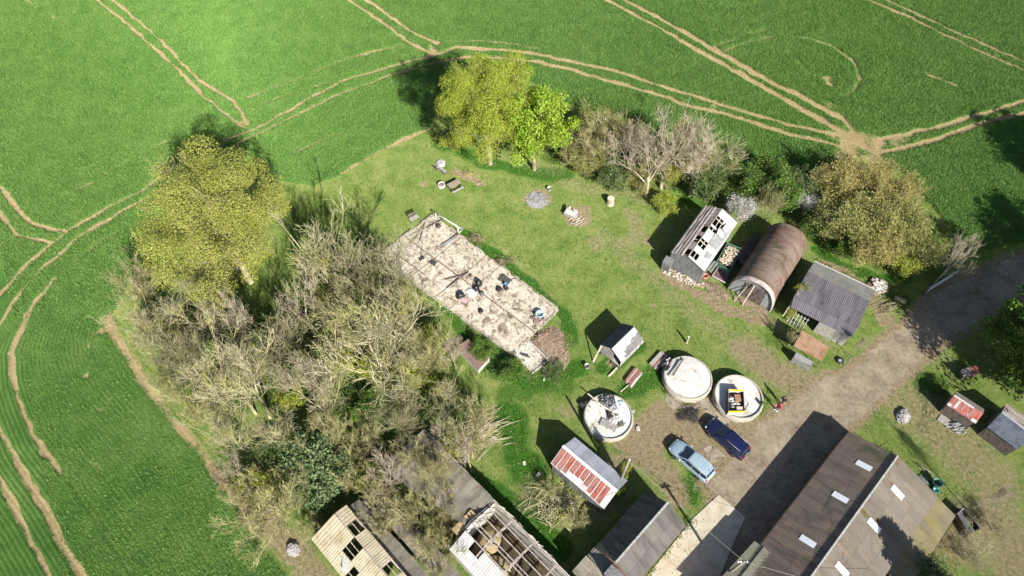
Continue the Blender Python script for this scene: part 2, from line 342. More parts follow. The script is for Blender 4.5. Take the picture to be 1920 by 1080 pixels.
# drill rows: distance from the headland tramlines
rowd = np.minimum(dist_line([(140,493),(100,527),(67,567),(50,593),(33,637),(23,663),(27,720),(40,760),(67,823),(97,863),(130,905),(200,1010),(250,1085),(400,1400)], .05, 60), 98)
LL = [(205,600),(300,740),(430,915),(560,1080),(640,1500),(0,1500),(-400,1080),(-300,640),(0,660),(60,590),(150,560)]
roww = ss(sd_poly(LL, 0), -6, 5)
def lin_rows(a, b):
    A, B = G(*a), G(*b); n = math.hypot(B[0]-A[0], B[1]-A[1]); return ((X-A[0])*(-(B[1]-A[1]))+(Y-A[1])*(B[0]-A[0]))/n
rows2 = np.where(X < -3, lin_rows((180,0),(390,187)), lin_rows((1137,0),(1547,230)))
rowc = np.where(roww > .5, rowd, rows2)
# crop stands a little above the wheelings
crop = (1-farm)*(1-np.clip(soil*1.3, 0, 1))
Zg = 0.2*crop+0.02*(hashnoise(X, Y, .6, 21)-.5)*(1-gravel)+0.10*(hashnoise(X, Y, 2.5, 22)-.5)*np.maximum(litter, weeds)
edge = (X < -83.9) | (X > 83.9) | (Y < 4.1) | (Y > 98.9)
Zg[edge] = 0.0
A1 = np.stack([soil, farm, gravel, dry], 1); A2 = np.stack([litter, burnt, weeds, .18+.82*roww], 1)
idx = np.arange(NX*NY).reshape(NY, NX)
FQ = np.stack([idx[:-1, :-1].ravel(), idx[:-1, 1:].ravel(), idx[1:, 1:].ravel(), idx[1:, :-1].ravel()], 1)
cls = np.where(gravel > .5, 2, np.where(farm > .5, 1, 0))[FQ[:, 0]]

def ground_material():
    m = newmat('ground'); t = NT(m)
    co = t.n('ShaderNodeTexCoord').outputs['Object']
    def attr(nm): return t.n('ShaderNodeAttribute', attribute_name=nm)
    a1, a2 = attr('mask_a'), attr('mask_b'); rc = attr('row_pos').outputs['Fac']
    s1 = t.n('ShaderNodeSeparateColor'); t.l(a1.outputs['Color'], s1.inputs[0]); s2 = t.n('ShaderNodeSeparateColor'); t.l(a2.outputs['Color'], s2.inputs[0])
    so, fa, gr, dr = s1.outputs[0], s1.outputs[1], s1.outputs[2], a1.outputs['Alpha']
    li, bu, we, rw = s2.outputs[0], s2.outputs[1], s2.outputs[2], a2.outputs['Alpha']
    nL = t.noise(co, .07, 6, .62, .8); nM = t.noise(co, .45, 5, .6); nF = t.noise(co, 2.6, 5, .65); nG = t.noise(co, 11, 4, .7); nH = t.noise(co, 30, 2, .7)
    grain = t.math('MULTIPLY_ADD', nG, .6, t.math('MULTIPLY', nF, .4))
    # young cereal crop in drilled rows
    crop_c = t.ramp(t.math('MULTIPLY_ADD', nM, .45, t.math('MULTIPLY', nL, .55)), [(.34, (.050, .128, .026)), (.46, (.090, .195, .040)), (.56, (.138, .250, .058)), (.66, (.205, .305, .090))])
    crop_c = t.mix(t.sstep(nG, .36, .70), t.mix(.62, crop_c, (.010, .032, .008)), t.mix(.22, crop_c, (.12, .25, .045)))
    wob = t.math('MULTIPLY', t.math('SUBTRACT', nF, .5), .25)
    row = t.math('MULTIPLY_ADD', t.math('SINE', t.math('MULTIPLY', t.math('ADD', rc, wob), 2*math.pi/.42)), .5, .5)
    rowf = t.math('MULTIPLY', t.math('MULTIPLY', row, rw), t.math('MULTIPLY_ADD', nF, .9, .12), clamp=True)
    crop_c = t.mix(t.math('MULTIPLY', rowf, .9), crop_c, (.014, .036, .010))
    # pasture
    lawn = t.ramp(t.math('MULTIPLY_ADD', nM, .45, t.math('MULTIPLY_ADD', nF, .3, t.math('MULTIPLY', nG, .25))), [(.36, (.072, .125, .026)), (.46, (.130, .195, .044)), (.55, (.195, .238, .068)), (.67, (.295, .295, .130))])
    lawn = t.mix(t.sstep(nH, .45, .75), lawn, t.mix(.5, lawn, (.018, .045, .008)))
    weed = t.ramp(grain, [(.35, (.010, .034, .006)), (.5, (.034, .105, .012)), (.65, (.080, .200, .028))])
    dryc = t.ramp(t.math('MULTIPLY_ADD', nF, .5, t.math('MULTIPLY', nG, .5)), [(.36, (.120, .090, .050)), (.5, (.235, .185, .112)), (.64, (.350, .285, .190))])
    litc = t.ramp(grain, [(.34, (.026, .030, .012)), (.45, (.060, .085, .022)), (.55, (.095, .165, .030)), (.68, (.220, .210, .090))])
    soilc = t.ramp(t.math('MULTIPLY_ADD', nF, .4, t.math('MULTIPLY_ADD', nG, .35, t.math('MULTIPLY', nM, .25))), [(.36, (.180, .130, .066)), (.5, (.275, .215, .115)), (.64, (.370, .300, .170))])
    grav = t.ramp(t.math('MULTIPLY_ADD', nM, .42, t.math('MULTIPLY_ADD', nF, .35, t.math('MULTIPLY', nG, .23))), [(.38, (.130, .102, .070)), (.46, (.215, .175, .125)), (.54, (.285, .238, .174)), (.66, (.370, .318, .240))])
    ashc = t.ramp(grain, [(.35, (.020, .019, .018)), (.6, (.075, .068, .060)), (.7, (.20, .18, .16))])
    def cut(mask, nz, amt, lo=.38, hi=.62): return t.sstep(t.math('MULTIPLY_ADD', t.math('SUBTRACT', nz, .5), amt, mask), lo, hi)
    c = t.mix(cut(fa, nF, .9), crop_c, lawn)
    c = t.mix(cut(we, grain, 2.2, .3, .7), c, weed)
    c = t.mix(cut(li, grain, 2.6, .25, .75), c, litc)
    c = t.mix(t.math('MULTIPLY', cut(dr, grain, 2.4, .25, .75), t.math('SUBTRACT', 1.0, t.math('MULTIPLY', li, .4))), c, dryc)
    c = t.mix(cut(gr, grain, 2.2, .28, .72), c, grav)
    c = t.mix(cut(so, grain, 2.6, .28, .74), c, soilc)
    c = t.mix(cut(bu, grain, 1.6, .25, .75), c, ashc)
    h = t.math('MULTIPLY_ADD', nG, .7, t.math('MULTIPLY_ADD', nH, .3, t.math('MULTIPLY', rowf, -.5)))
    b = t.n('ShaderNodeBsdfPrincipled'); t.l(c, b.inputs['Base Color']); b.inputs['Roughness'].default_value = .95; b.inputs['Specular IOR Level'].default_value = .05; b.inputs['Diffuse Roughness'].default_value = 1.0
    u = t.n('ShaderNodeBump'); u.inputs['Distance'].default_value = .16
    t.val(u.inputs['Strength'], t.math('SUBTRACT', .85, t.math('MULTIPLY', gr, .6))); t.l(h, u.inputs['Height']); t.l(u.outputs[0], b.inputs['Normal'])
    o = t.n('ShaderNodeOutputMaterial'); t.l(b.outputs[0], o.inputs[0])
    return m
GROUND = ground_material()
VG = np.stack([X, Y, Zg], 1)
for k, nm in ((0, 'crop_field'), (1, 'grass_ground'), (2, 'farm_road')):
    fq = FQ[cls == k]; used, inv = np.unique(fq.ravel(), return_inverse=True)
    me = npmesh(nm, VG[used], inv.reshape(-1, 4), GROUND, {'mask_a': ('FLOAT_COLOR', A1[used]), 'mask_b': ('FLOAT_COLOR', A2[used]), 'row_pos': ('FLOAT', rowc[used])}, True)
    o = bpy.data.objects.new(nm, me); COL.objects.link(o); tag(o, kind='structure')
# ------------------------------------------------------------------ blades: crop and rough grass as real leaves (uncountable)
def ground_pick(n, weight, seed, x0=-82, x1=82, y0=9, y1=97):
    """n points drawn by weight (one value per ground vertex), returns positions and nearest vertex index"""
    rg = np.random.RandomState(seed); bx = np.searchsorted(gx, x0), np.searchsorted(gx, x1); by = np.searchsorted(gy, y0), np.searchsorted(gy, y1)
    x = rg.uniform(x0, x1, n*3); y = rg.uniform(y0, y1, n*3)
    keep = np.abs(x) < 33+.56*y; x, y = x[keep], y[keep]          # what the scene can show, with a margin
    i = np.clip(np.searchsorted(gy, y), 0, NY-1)*NX+np.clip(np.searchsorted(gx, x), 0, NX-1)
    k = rg.rand(len(x)) < weight[i]
    return x[k][:n], y[k][:n], i[k][:n], rg
def blades(name, x, y, z, rg, ln, wd, mat_, lean=(.5, 1.2), label=None):
    n = len(x); a = rg.rand(n)*6.283; tl = rg.uniform(*lean, n); L = ln*rg.uniform(.6, 1.3, n); W = wd*rg.uniform(.7, 1.3, n)
    hx, hy = np.cos(a)*np.sin(tl)*L, np.sin(a)*np.sin(tl)*L; hz = np.cos(tl)*L; sx, sy = -np.sin(a)*W/2, np.cos(a)*W/2
    V = np.empty((n, 4, 3)); V[:, 0] = np.stack([x-sx, y-sy, z-.02], 1); V[:, 1] = np.stack([x+sx, y+sy, z-.02], 1)
    V[:, 2] = np.stack([x+hx*.6+sx*.9, y+hy*.6+sy*.9, z+hz*.75], 1); V[:, 3] = np.stack([x+hx, y+hy, z+hz], 1)
    F = np.arange(n*4).reshape(n, 4); v = np.repeat(rg.rand(n), 4)
    me = npmesh(name, V.reshape(-1, 3), F, mat_, {'leaf_tone': ('FLOAT', v)}); o = bpy.data.objects.new(name, me); COL.objects.link(o)
    return tag(o, label, 'plants', kind='stuff')
def leafmat(name, stops, trans=.3, rough=.55, spec=.25, drough=0.0):
    m = newmat(name); t = NT(m); f = t.n('ShaderNodeAttribute', attribute_name='leaf_tone').outputs['Fac']
    co = t.n('ShaderNodeTexCoord').outputs['Object']
    f = t.math('MULTIPLY_ADD', t.noise(co, .5, 3), .5, t.math('MULTIPLY', f, .65))
    f = t.math('SUBTRACT', f, .07, clamp=True)
    t.out(t.ramp(f, stops), rough, spec=spec, trans=trans, drough=drough); return m
CROPLEAF = leafmat('crop_leaf', [(.25, (.060, .142, .029)), (.5, (.115, .235, .048)), (.78, (.208, .335, .092))], .18, .7, .12, 1.0)
GRASSLEAF = leafmat('grass_leaf', [(.2, (.045, .100, .014)), (.45, (.095, .180, .030)), (.65, (.175, .240, .058)), (.85, (.340, .300, .140))], .3)
wc = crop*(1-.0*roww)
x, y, i, rg = ground_pick(600000, np.clip(crop-.15, 0, 1)*(.98-.42*roww), 31)
lo = roww[i] > .5; q = rowc[i]; near = np.round(q/.42+.25)*.42-.25*.42                   # plants stand in the drills
d_ = (near-q)*.85
gxr = np.gradient(rowc.reshape(NY, NX), gx, axis=1).ravel()[i]; gyr = np.gradient(rowc.reshape(NY, NX), gy, axis=0).ravel()[i]
gn = np.hypot(gxr, gyr)+1e-6; x = np.where(lo, x+d_*gxr/gn, x); y = np.where(lo, y+d_*gyr/gn, y)
blades('crop_leaves', x, y, Zg[i], rg, np.where(lo, .20, .27), .055, CROPLEAF, (.1, .85), 'young green cereal leaves covering the field around the farmstead')
wg = np.clip(farm*(1-gravel*1.5)*(1-dry*.75)*(.38+.6*np.maximum(weeds, .6*litter))*(1-np.clip(soil*2, 0, 1))*(1-burnt), 0, 1)
x, y, i, rg = ground_pick(150000, wg, 32)
blades('grass_blades', x, y, Zg[i], rg, .22, .05, GRASSLEAF, (.3, 1.25), 'rough green grass blades growing between the farm sheds')

# ------------------------------------------------------------------ trees
def grow(seed, kind):
    """branch polylines [(points, radii, level)] of a tree about 10 m high"""
    rg = random.Random(seed); out = []
    P = dict(
        bare=dict(trunk=3.0, n=(6, 6, 6, 6), ln=(4.2, 2.3, 1.25, .75), ang=(.40, .45, .5, .55), up=.20, r=.13),
        fan=dict(trunk=2.0, n=(8, 6, 6, 5), ln=(5.0, 2.6, 1.35, .75), ang=(.38, .38, .42, .5), up=.24, r=.115),
        old=dict(trunk=2.8, n=(6, 6, 5, 4), ln=(3.6, 2.4, 1.4, .8), ang=(.65, .6, .65, .7), up=.10, r=.19),
        shrub=dict(trunk=.5, n=(12, 5, 6, 5), ln=(4.4, 2.4, 1.5, .9), ang=(.75, .4, .45, .5), up=.10, r=.07),
        round=dict(trunk=2.2, n=(8, 6, 5, 5), ln=(4.0, 2.2, 1.2, .7), ang=(.85, .7, .7, .8), up=.10, r=.24),
    )[kind]
    def branch(p, d, L, r, lev):
        seg = (4, 5, 4, 3, 2)[lev]; pts = [p.copy()]; rad = [r]; dirs = [d.copy()]
        for k in range(seg):
            j = .065+.05*lev
            d = (d+Vector((rg.gauss(0, j), rg.gauss(0, j), rg.gauss(0, j)+P['up']*(.7 if lev else .3)))).normalized()
            p = p+d*(L/seg); pts.append(p.copy()); dirs.append(d.copy()); rad.append(max(r*(1-(.72 if lev else .35)*(k+1)/seg), .008))
        out.append((pts, rad, lev))
        if lev >= 4: return
        n = P['n'][lev]; n = max(2, int(n*rg.uniform(.75, 1.3)))
        for i in range(n):
            t = (rg.uniform(.55, 1) if lev == 0 else rg.uniform(.22, 1.0)); 
            if i == 0: t = 1.0
            f = t*seg; a = min(int(f), seg-1); q = pts[a].lerp(pts[a+1], f-a); dd = dirs[a+1]
            ax = dd.cross(Vector((rg.gauss(0, 1), rg.gauss(0, 1), rg.gauss(0, 1)))).normalized()
            az = rg.gauss(P['ang'][lev], .18)
            if lev == 0:
                ph = i*2.4+rg.uniform(-.4, .4); az = abs(az)*rg.uniform(.5, 1.25); nd = Vector((math.cos(ph)*math.sin(az), math.sin(ph)*math.sin(az), math.cos(az)))
            else: nd = Matrix.Rotation(az, 3, ax) @ dd
            branch(q, nd.normalized(), P['ln'][lev]*rg.uniform(.65, 1.15)*(1.08-.4*t if lev else 1), max(rad[a]*rg.uniform(.34, .50), .009), lev+1)
    branch(Vector((0, 0, -.15)), Vector((rg.gauss(0, .08), rg.gauss(0, .08), 1)).normalized(), P['trunk'], P['r'], 0)
    return out
def tubes_np(bl, levs, sides, rmin, S):
    Vs, Fs, b = [], [], 0
    for pts, rad, lev in bl:
        if lev not in levs: continue
        n = sides[lev]; p = np.array([q[:] for q in pts])*S; r = np.maximum(np.array(rad)*S.mean(), rmin[lev])
        d = np.gradient(p, axis=0); d /= np.linalg.norm(d, axis=1, keepdims=True)+1e-9
        ref = np.array([.31, .87, .38]); a = np.cross(d, ref); a /= np.linalg.norm(a, axis=1, keepdims=True)+1e-9; c = np.cross(d, a)
        th = np.arange(n)*2*math.pi/n
        V = p[:, None]+r[:, None, None]*(a[:, None]*np.cos(th)[None, :, None]+c[:, None]*np.sin(th)[None, :, None])
        m = len(p); i = np.arange(m-1)[:, None]*n; k = np.arange(n)[None]; k2 = (k+1) % n
        F = np.stack([i+k, i+k2, i+n+k2, i+n+k], -1).reshape(-1, 4)
        Vs.append(V.reshape(-1, 3)); Fs.append(F+b); b += m*n
    return np.concatenate(Vs), np.concatenate(Fs)
SIDES = {0: 7, 1: 6, 2: 4, 3: 3, 4: 3}
def barkmat(name, dark, mid, pale, lichen=None):
    m = newmat(name); t = NT(m); co = t.n('ShaderNodeTexCoord').outputs['Object']
    c = t.ramp(t.math('MULTIPLY_ADD', t.noise(co, 1.2, 4), .6, t.math('MULTIPLY', t.noise(t.mapping(co, (1, 1, .25)), 9, 3), .4)), [(.36, dark), (.5, mid), (.64, pale)])
    if lichen: c = t.mix(t.sstep(t.noise(co, .6, 4), .47, .66), c, lichen)
    t.out(c, .9, spec=.15); return m
BARK = barkmat('bark_grey', (.200, .178, .100), (.395, .368, .225), (.600, .568, .405), (.330, .330, .110))
BARK2 = barkmat('bark_pale', (.200, .165, .112), (.390, .335, .240), (.560, .500, .395))
BARK3 = barkmat('bark_yellow', (.155, .145, .062), (.320, .302, .140), (.515, .480, .260))
BARKD = barkmat('bark_dark', (.130, .115, .068), (.275, .250, .152), (.440, .405, .270), (.215, .225, .080))
def leaves_np(bl, S, n, size, seed, spread=.35, levs=(3, 4), up=.5, clump=.55):
    """leaf quads scattered round the twigs, in clumps"""
    rg = np.random.RandomState(seed); P = np.array([q[:] for pts, rad, lev in bl if lev in levs for q in pts[1:]])*S
    tips = P[rg.choice(len(P), n)]; c = tips+rg.normal(0, spread*clump, (n, 3))
    nrm = rg.normal(0, 1, (n, 3)); nrm[:, 2] = np.abs(nrm[:, 2])+up; nrm /= np.linalg.norm(nrm, axis=1, keepdims=True)
    a = np.cross(nrm, rg.normal(0, 1, (n, 3))); a /= np.linalg.norm(a, axis=1, keepdims=True)+1e-9; b = np.cross(nrm, a)
    s = size*rg.uniform(.55, 1.35, (n, 1)); w_ = s*rg.uniform(.45, .8, (n, 1))
    V = np.stack([c-a*s*.5, c+b*w_*.5+nrm*s*.1, c+a*s*.5, c-b*w_*.5+nrm*s*.1], 1).reshape(-1, 3)
    return V, np.arange(n*4).reshape(n, 4), np.repeat(rg.rand(n), 4)
def dome_leaves(h, rad, n, size, seed, low=.22, lumps=70):
    """leaf quads in rounded clumps over the outside of a crown, with gaps between the clumps"""
    rg = np.random.RandomState(seed); zc, rz = h*(low+1)/2, h*(1-low)/2; C = []; RR = []
    for k in range(lumps):
        zf = 1-1.55*(k+.5)/lumps; a = k*2.399+rg.normal(0, .3); q = math.sqrt(max(0, 1-zf*zf)); o = rg.uniform(.60, .98); o *= 1+.16*math.sin(2*a+seed)+.12*math.sin(3*a+1.7*seed+2*zf); C.append((q*math.cos(a)*rad*o, q*math.sin(a)*rad*o, zc+zf*rz*o)); RR.append(rad*rg.uniform(.11, .29))
    C = np.array(C); RR = np.array(RR); i = rg.choice(lumps, n, p=RR**2/np.sum(RR**2)); d = rg.normal(0, 1, (n, 3)); d[:, 2] += .25; d /= np.linalg.norm(d, axis=1, keepdims=True)
    c = C[i]+d*(RR[i]*rg.uniform(.35, 1.12, n)**.6)[:, None]*np.array([1, 1, .85]); c[:, 2] = np.maximum(c[:, 2], .4)
    nrm = d+rg.normal(0, .7, (n, 3)); nrm /= np.linalg.norm(nrm, axis=1, keepdims=True); a = np.cross(nrm, rg.normal(0, 1, (n, 3))); a /= np.linalg.norm(a, axis=1, keepdims=True)+1e-9; b = np.cross(nrm, a)
    s = size*rg.uniform(.55, 1.4, (n, 1)); w_ = s*rg.uniform(.45, .8, (n, 1))
    V = np.stack([c-a*s*.5, c+b*w_*.5+nrm*s*.1, c+a*s*.5, c-b*w_*.5+nrm*s*.1], 1).reshape(-1, 3)
    return V, np.arange(n*4).reshape(n, 4), np.repeat(np.clip(rg.rand(n)*.75+rg.rand(lumps)[i]*.25, 0, 1), 4)
_TM = {}
def tree_meshes(key, seed, kind, h, rad, bark, leaf=None, nleaf=0, lsize=.2, spread=.35, twigs=True, rmin=(.05, .030, .020, .0145, .0115), dome=0):
    if key in _TM: return _TM[key]
    bl = grow(seed, kind); A = np.array([q[:] for pts, _, _ in bl for q in pts])
    r0 = np.percentile(np.hypot(A[:, 0], A[:, 1]), 97); S = np.array([rad/r0, rad/r0, h/np.percentile(A[:, 2], 99.5)])
    if dome: S = S*np.array([.86, .86, .93])
    V, F = tubes_np(bl, (0, 1, 2), SIDES, rmin, S); tr = npmesh(key+'_trunk', V, F, bark, None, True); parts = [('trunk', tr)]
    if twigs:
        V, F = tubes_np(bl, (3, 4), SIDES, rmin, S); parts.append(('twigs' if leaf else 'crown', npmesh(key+'_twigs', V, F, bark, None, True)))
    if leaf:
        V, F, v = leaves_np(bl, S, nleaf, lsize, seed+5, spread)
        if dome:
            V2, F2, v2 = dome_leaves(h*.97, rad*.97, dome, lsize, seed+8); F = np.concatenate([F, F2+len(V)]); V = np.concatenate([V, V2]); v = np.concatenate([v, v2])
        parts.append(('crown', npmesh(key+'_leaves', V, F, leaf, {'leaf_tone': ('FLOAT', v)})))
    _TM[key] = parts; return parts
def plant(name, label, cat, loc, meshes, scale=(1, 1, 1), rz=0.0, group=None):
    t = thing(name, label, cat, (loc[0], loc[1], 0), rz, group); t.scale = scale
    for nm, me in meshes:
        o = bpy.data.objects.new(nm, me); COL.objects.link(o); o.parent = t
    return t
L_OAK = leafmat('leaf_oak', [(.2, (.225, .255, .050)), (.5, (.330, .352, .078)), (.8, (.425, .425, .115))], .35)
L_OLIVE = leafmat('leaf_olive', [(.2, (.215, .275, .030)), (.5, (.320, .380, .046)), (.8, (.420, .440, .075))], .35)
L_LIME = leafmat('leaf_lime', [(.2, (.150, .255, .018)), (.5, (.285, .425, .036)), (.8, (.430, .550, .085))], .4)
L_GREEN = leafmat('leaf_green', [(.2, (.020, .065, .010)), (.5, (.065, .155, .018)), (.8, (.180, .290, .035))], .3)
L_IVY = leafmat('leaf_ivy', [(.2, (.025, .060, .010)), (.5, (.070, .130, .024)), (.8, (.160, .220, .060))], .15, .4, .5)
L_HOLLY = leafmat('leaf_grey_green', [(.2, (.045, .080, .028)), (.5, (.105, .165, .062)), (.8, (.190, .250, .110))], .2, .55, .25)
L_TAN = leafmat('catkin_tan', [(.2, (.200, .180, .048)), (.5, (.370, .330, .108)), (.8, (.530, .465, .180))], .4)
L_SALLOW = leafmat('leaf_sallow', [(.2, (.165, .185, .045)), (.5, (.315, .325, .100)), (.8, (.460, .450, .170))], .4)
L_WHITE = leafmat('blossom_white', [(.2, (.22, .22, .19)), (.5, (.48, .47, .43)), (.8, (.74, .73, .70))], .3)
L_YEL = leafmat('leaf_yellow', [(.2, (.20, .20, .02)), (.5, (.40, .40, .04)), (.8, (.56, .56, .08))], .35)
L_CON = leafmat('needle_dark', [(.2, (.006, .018, .008)), (.5, (.016, .038, .015)), (.8, (.035, .065, .025))], .05)

def crown_at(px, py, zc, z_ratio=None): return G(px, py, zc)
# large leafing trees (crown centre in the survey photo at its height)
LEAFY = [
 ('broad_tree', 'broad olive-yellow tree just coming into leaf at the top of the wood', 'tree', 403, 414, 11.0, 'round', 18.5, 7.2, BARK2, L_OAK, 24000, .14, .4, 3, 76000),
 ('broad_tree', 'dense olive-green tree at the field edge, left of the lime-green tree', 'tree', 915, 203, 9.2, 'round', 16.0, 5.8, BARKD, L_OLIVE, 18000, .14, .4, 11, 58000),
 ('broad_tree', 'bright lime-green tree, the most vivid one on the field edge', 'tree', 1005, 241, 7.0, 'round', 12.6, 3.9, BARKD, L_LIME, 3500, .26, .35, 12, 11000),
 ('broad_tree', 'large fresh green tree at the right edge of the photo beside the shaded road', 'tree', 1968, 640, 5.5, 'round', 10.5, 5.0, BARKD, L_GREEN, 8000, .26, .5, 14, 12000),
]
for nm, lb, ct, px, py, zc, kd, h, rd, bk, lf, nl, ls, sp, sd_, dm in LEAFY:
    plant(nm, lb, ct, crown_at(px, py, zc), tree_meshes('leafy%d' % sd_, sd_, kd, h, rd, bk, lf, nl, ls, sp, dome=dm))
# trees standing outside the picture whose shadows fall into it
for (gx_, gy_, h, rd, sd_, bk, lf, nl, lb) in [
   (71.5, 53, 12, 5.0, 21, BARKD, L_GREEN, 9000, 'tall tree beyond the right edge shading the crop'),
   (60, 31, 14, 5.5, 22, BARKD, L_GREEN, 9000, 'thin-leaved tree beyond the bend of the road'),
   (54.5, 26.5, 15, 6.0, 23, BARKD, L_GREEN, 9000, 'dense tree beyond the right edge shading the road'),
   (64.5, 40, 11, 4.5, 24, BARKD, L_GREEN, 5000, 'smaller tree beyond the right edge above the dark shed')]:
    plant('broad_tree', lb, 'tree', (gx_, gy_), tree_meshes('leafy%d' % sd_, sd_, 'round', h, rd, bk, lf, nl, .34, .6, dome=nl))
# bare trees: five built, copied about the wood
VAR = {'a': ('bare', 41, BARK), 'b': ('fan', 42, BARK), 'c': ('old', 43, BARK2), 'd': ('shrub', 44, BARK3), 'e': ('fan', 45, BARK3), 'f': ('bare', 46, BARK2), 'g': ('fan', 47, BARKD)}
for k, (kd, sd_, bk) in VAR.items(): tree_meshes('bare_'+k, sd_, kd, 10.0, {'bare': 3.3, 'fan': 3.5, 'old': 4.0, 'shrub': 3.6}[kd], bk)
BARE = [  # base point, variant, height, width factor
 (722,722,'b',14.5,1.35,'largest fan-shaped bare tree in the middle of the wood'), (625,800,'a',11,1,'grey bare tree behind the grey-green evergreen'), (628,762,'f',11,.9,'pale-stemmed bare tree in the centre of the wood'),
 (806,712,'e',9,1.0,'lichen-yellow bare tree beside the low brown brick block'), (842,784,'b',7.5,1,'small bare tree near the right edge of the wood'), (835,842,'c',7,.9,'crooked pale bare tree above the grey overgrown roof'),
 (886,858,'e',7.5,1.1,'yellowish bare tree over the heap of cut branches'), (640,846,'e',7,1.1,'yellow-barked bare tree right of the evergreen'), (506,784,'a',13,1,'tall bare tree with a forked grey trunk on the left of the wood'),
 (503,672,'f',11,.9,'pale leaning bare tree beside the bright green clearing'), (480,776,'b',12,1.1,'fan-shaped bare tree near the left edge of the wood'), (464,848,'b',8.5,1,'bare tree with yellow limbs at the wood edge'),
 (461,896,'c',6,.8,'small whitish bare tree at the lower left of the wood'), (530,968,'d',6.5,1.9,'wide bare shrub spreading out beside the pale round heap'), (743,918,'c',8,1.0,'gnarled bare tree between the two ruined roofs'),
 (884,884,'f',8,.7,'slim pale bare tree beside the grass strip'), (645,575,'b',13.5,1.1,'grey bare tree beside the broad olive-yellow tree'), (712,590,'g',13,1.1,'dark twiggy bare tree at the top of the wood'),
 (765,640,'b',12,1.1,'bare tree overhanging the concrete floor slab'), (592,640,'c',11,1.1,'tangled bare tree above the bright green clearing'), (425,665,'a',11,1.05,'bare tree right of the left wood corner'),
 (375,715,'g',9.5,1.15,'brownish bare tree on the left edge of the wood'), (560,715,'g',12,1.0,'dense brown bare tree in the heart of the wood'), (335,665,'b',9,1.2,'bare tree leaning over the crop rows'),
 (300,640,'d',7,1.2,'bushy bare shrub at the left wood corner'), (292,585,'e',8,1.1,'straw-coloured bare tree below the broad olive-yellow tree'), (355,760,'d',6.5,1.1,'bare shrub beside the earth bank'),
 (405,800,'d',6.5,1.1,'bare shrub hanging over the earth bank'), (762,882,'d',5,1.2,'bare thicket on the far end of the grey overgrown roof'), (800,868,'d',4.5,1.3,'pale thicket covering the grey overgrown roof'), (850,935,'d',4.5,1.2,'straw-coloured thicket over the near end of the grey roof'),
 (735,1000,'d',5,1.3,'yellowish thicket along the cream roof'), (840,985,'d',4.5,1.2,'thicket beside the white panels of the open ruin'), (660,985,'d',3.5,.9,'bare twigs over the far gable of the cream ruin'), (715,958,'d',6,1.25,'yellow twiggy shrub growing through the ruin'), (790,985,'d',6.5,1.4,'big yellowish shrub growing between the ruins'),
 (820,915,'e',7,1.2,'yellowish bare tree over the grey overgrown roof'), (668,915,'d',6,1.1,'bare shrub behind the cream ruined roof'), (680,660,'e',11.5,1,'lichen-covered bare tree in the middle of the wood'),
 (855,690,'f',7,.9,'pale bare tree behind the low brown brick block'), (770,800,'g',8,1.2,'low brown bare tree in the wood'), (420,560,'g',9,1.2,'dark bare tree under the broad olive-yellow tree'),
 (540,840,'a',8.5,.9,'thin bare tree left of the grey-green evergreen'), (700,840,'d',6,1.2,'bare thicket shrub in the lower wood'), (600,1000,'d',3.5,1.2,'low twiggy scrub beside the wall of the cream ruin'), (480,935,'d',4.5,1.5,'straw-coloured shrub leaning over the crop at the lower wood corner'), (570,920,'d',5.5,1.2,'bare shrub under the grey-green evergreen'),
 (760,725,'a',9.5,1.0,'thin bare tree left of the low brown brick block'), (905,800,'d',5,1.1,'pale bare shrub at the right end of the wood'), (820,1050,'d',6,1.2,'bare shrub between the ruins at the bottom of the photo'),
 (1212,370,'c',11.5,1.05,'gnarled whitish bare tree in the hedge, with stems leaning left'), (1240,353,'c',12.5,1.1,'tallest pale bare tree in the hedge'), (1182,335,'f',9.5,1.15,'bare tree with a long grey limb right of the lime-green tree'),
 (1292,368,'f',9.5,1.3,'spreading bare tree at the right end of the hedge'), (1325,345,'a',8,1.2,'grey bare tree next to the dark green bush'), (1130,315,'e',8.5,1.25,'tan bare tree directly right of the lime-green tree'),
 (1265,330,'b',10,1.1,'fine-twigged bare tree behind the hedge'), (1095,322,'d',6.5,1.2,'tan shrub at the foot of the lime-green tree'),
 (1432,418,'d',6.5,.85,'thin bare shrub growing behind the rusty arched hut'), (1751,531,'c',8,.85,'small bare tree standing beside the metal gate'),
 (1530,655,'c',3.2,.7,'little bare bush in front of the purple-grey roof'), (1478,650,'d',3,.9,'bare bramble bush at the corner of the purple-grey roof'), (1590,668,'f',4.5,.5,'pale sapling leaning over the purple-grey roof'),
 (1860,995,'g',2.4,2.0,'dark scrubby bush right of the black cart'), (1805,1045,'g',2.6,2.4,'dark scrubby bush below the barn corner'), (1775,1030,'g',1.8,2.2,'low dark scrub against the end of the great barn'), (1812,955,'f',7,.5,'whitish sapling rising from the black cart'), (1085,985,'d',3.4,1.1,'bare bramble thicket under the red and white roof'), (1890,735,'c',4,.9,'pale spiky bush beside the dark blue shed'),
 (1035,930,'d',2.6,1.4,'straw-coloured scrub left of the red and white roof'),
]
rr = random.Random(5)
for px, py, v, h, wf, lb in BARE:
    me = [('trunk', _TM['bare_'+v][0][1]), ('crown', _TM['bare_'+v][1][1])]
    inwood = px < 960
    plant('bare_tree' if v != 'd' else 'bare_shrub', lb, 'tree' if v != 'd' else 'shrub', G(px, py), me, (h/10*wf, h/10*wf, h/10), rr.random()*6.28, 'bare trees and shrubs of the wood' if inwood else 'bare trees and shrubs along the hedge and yard')
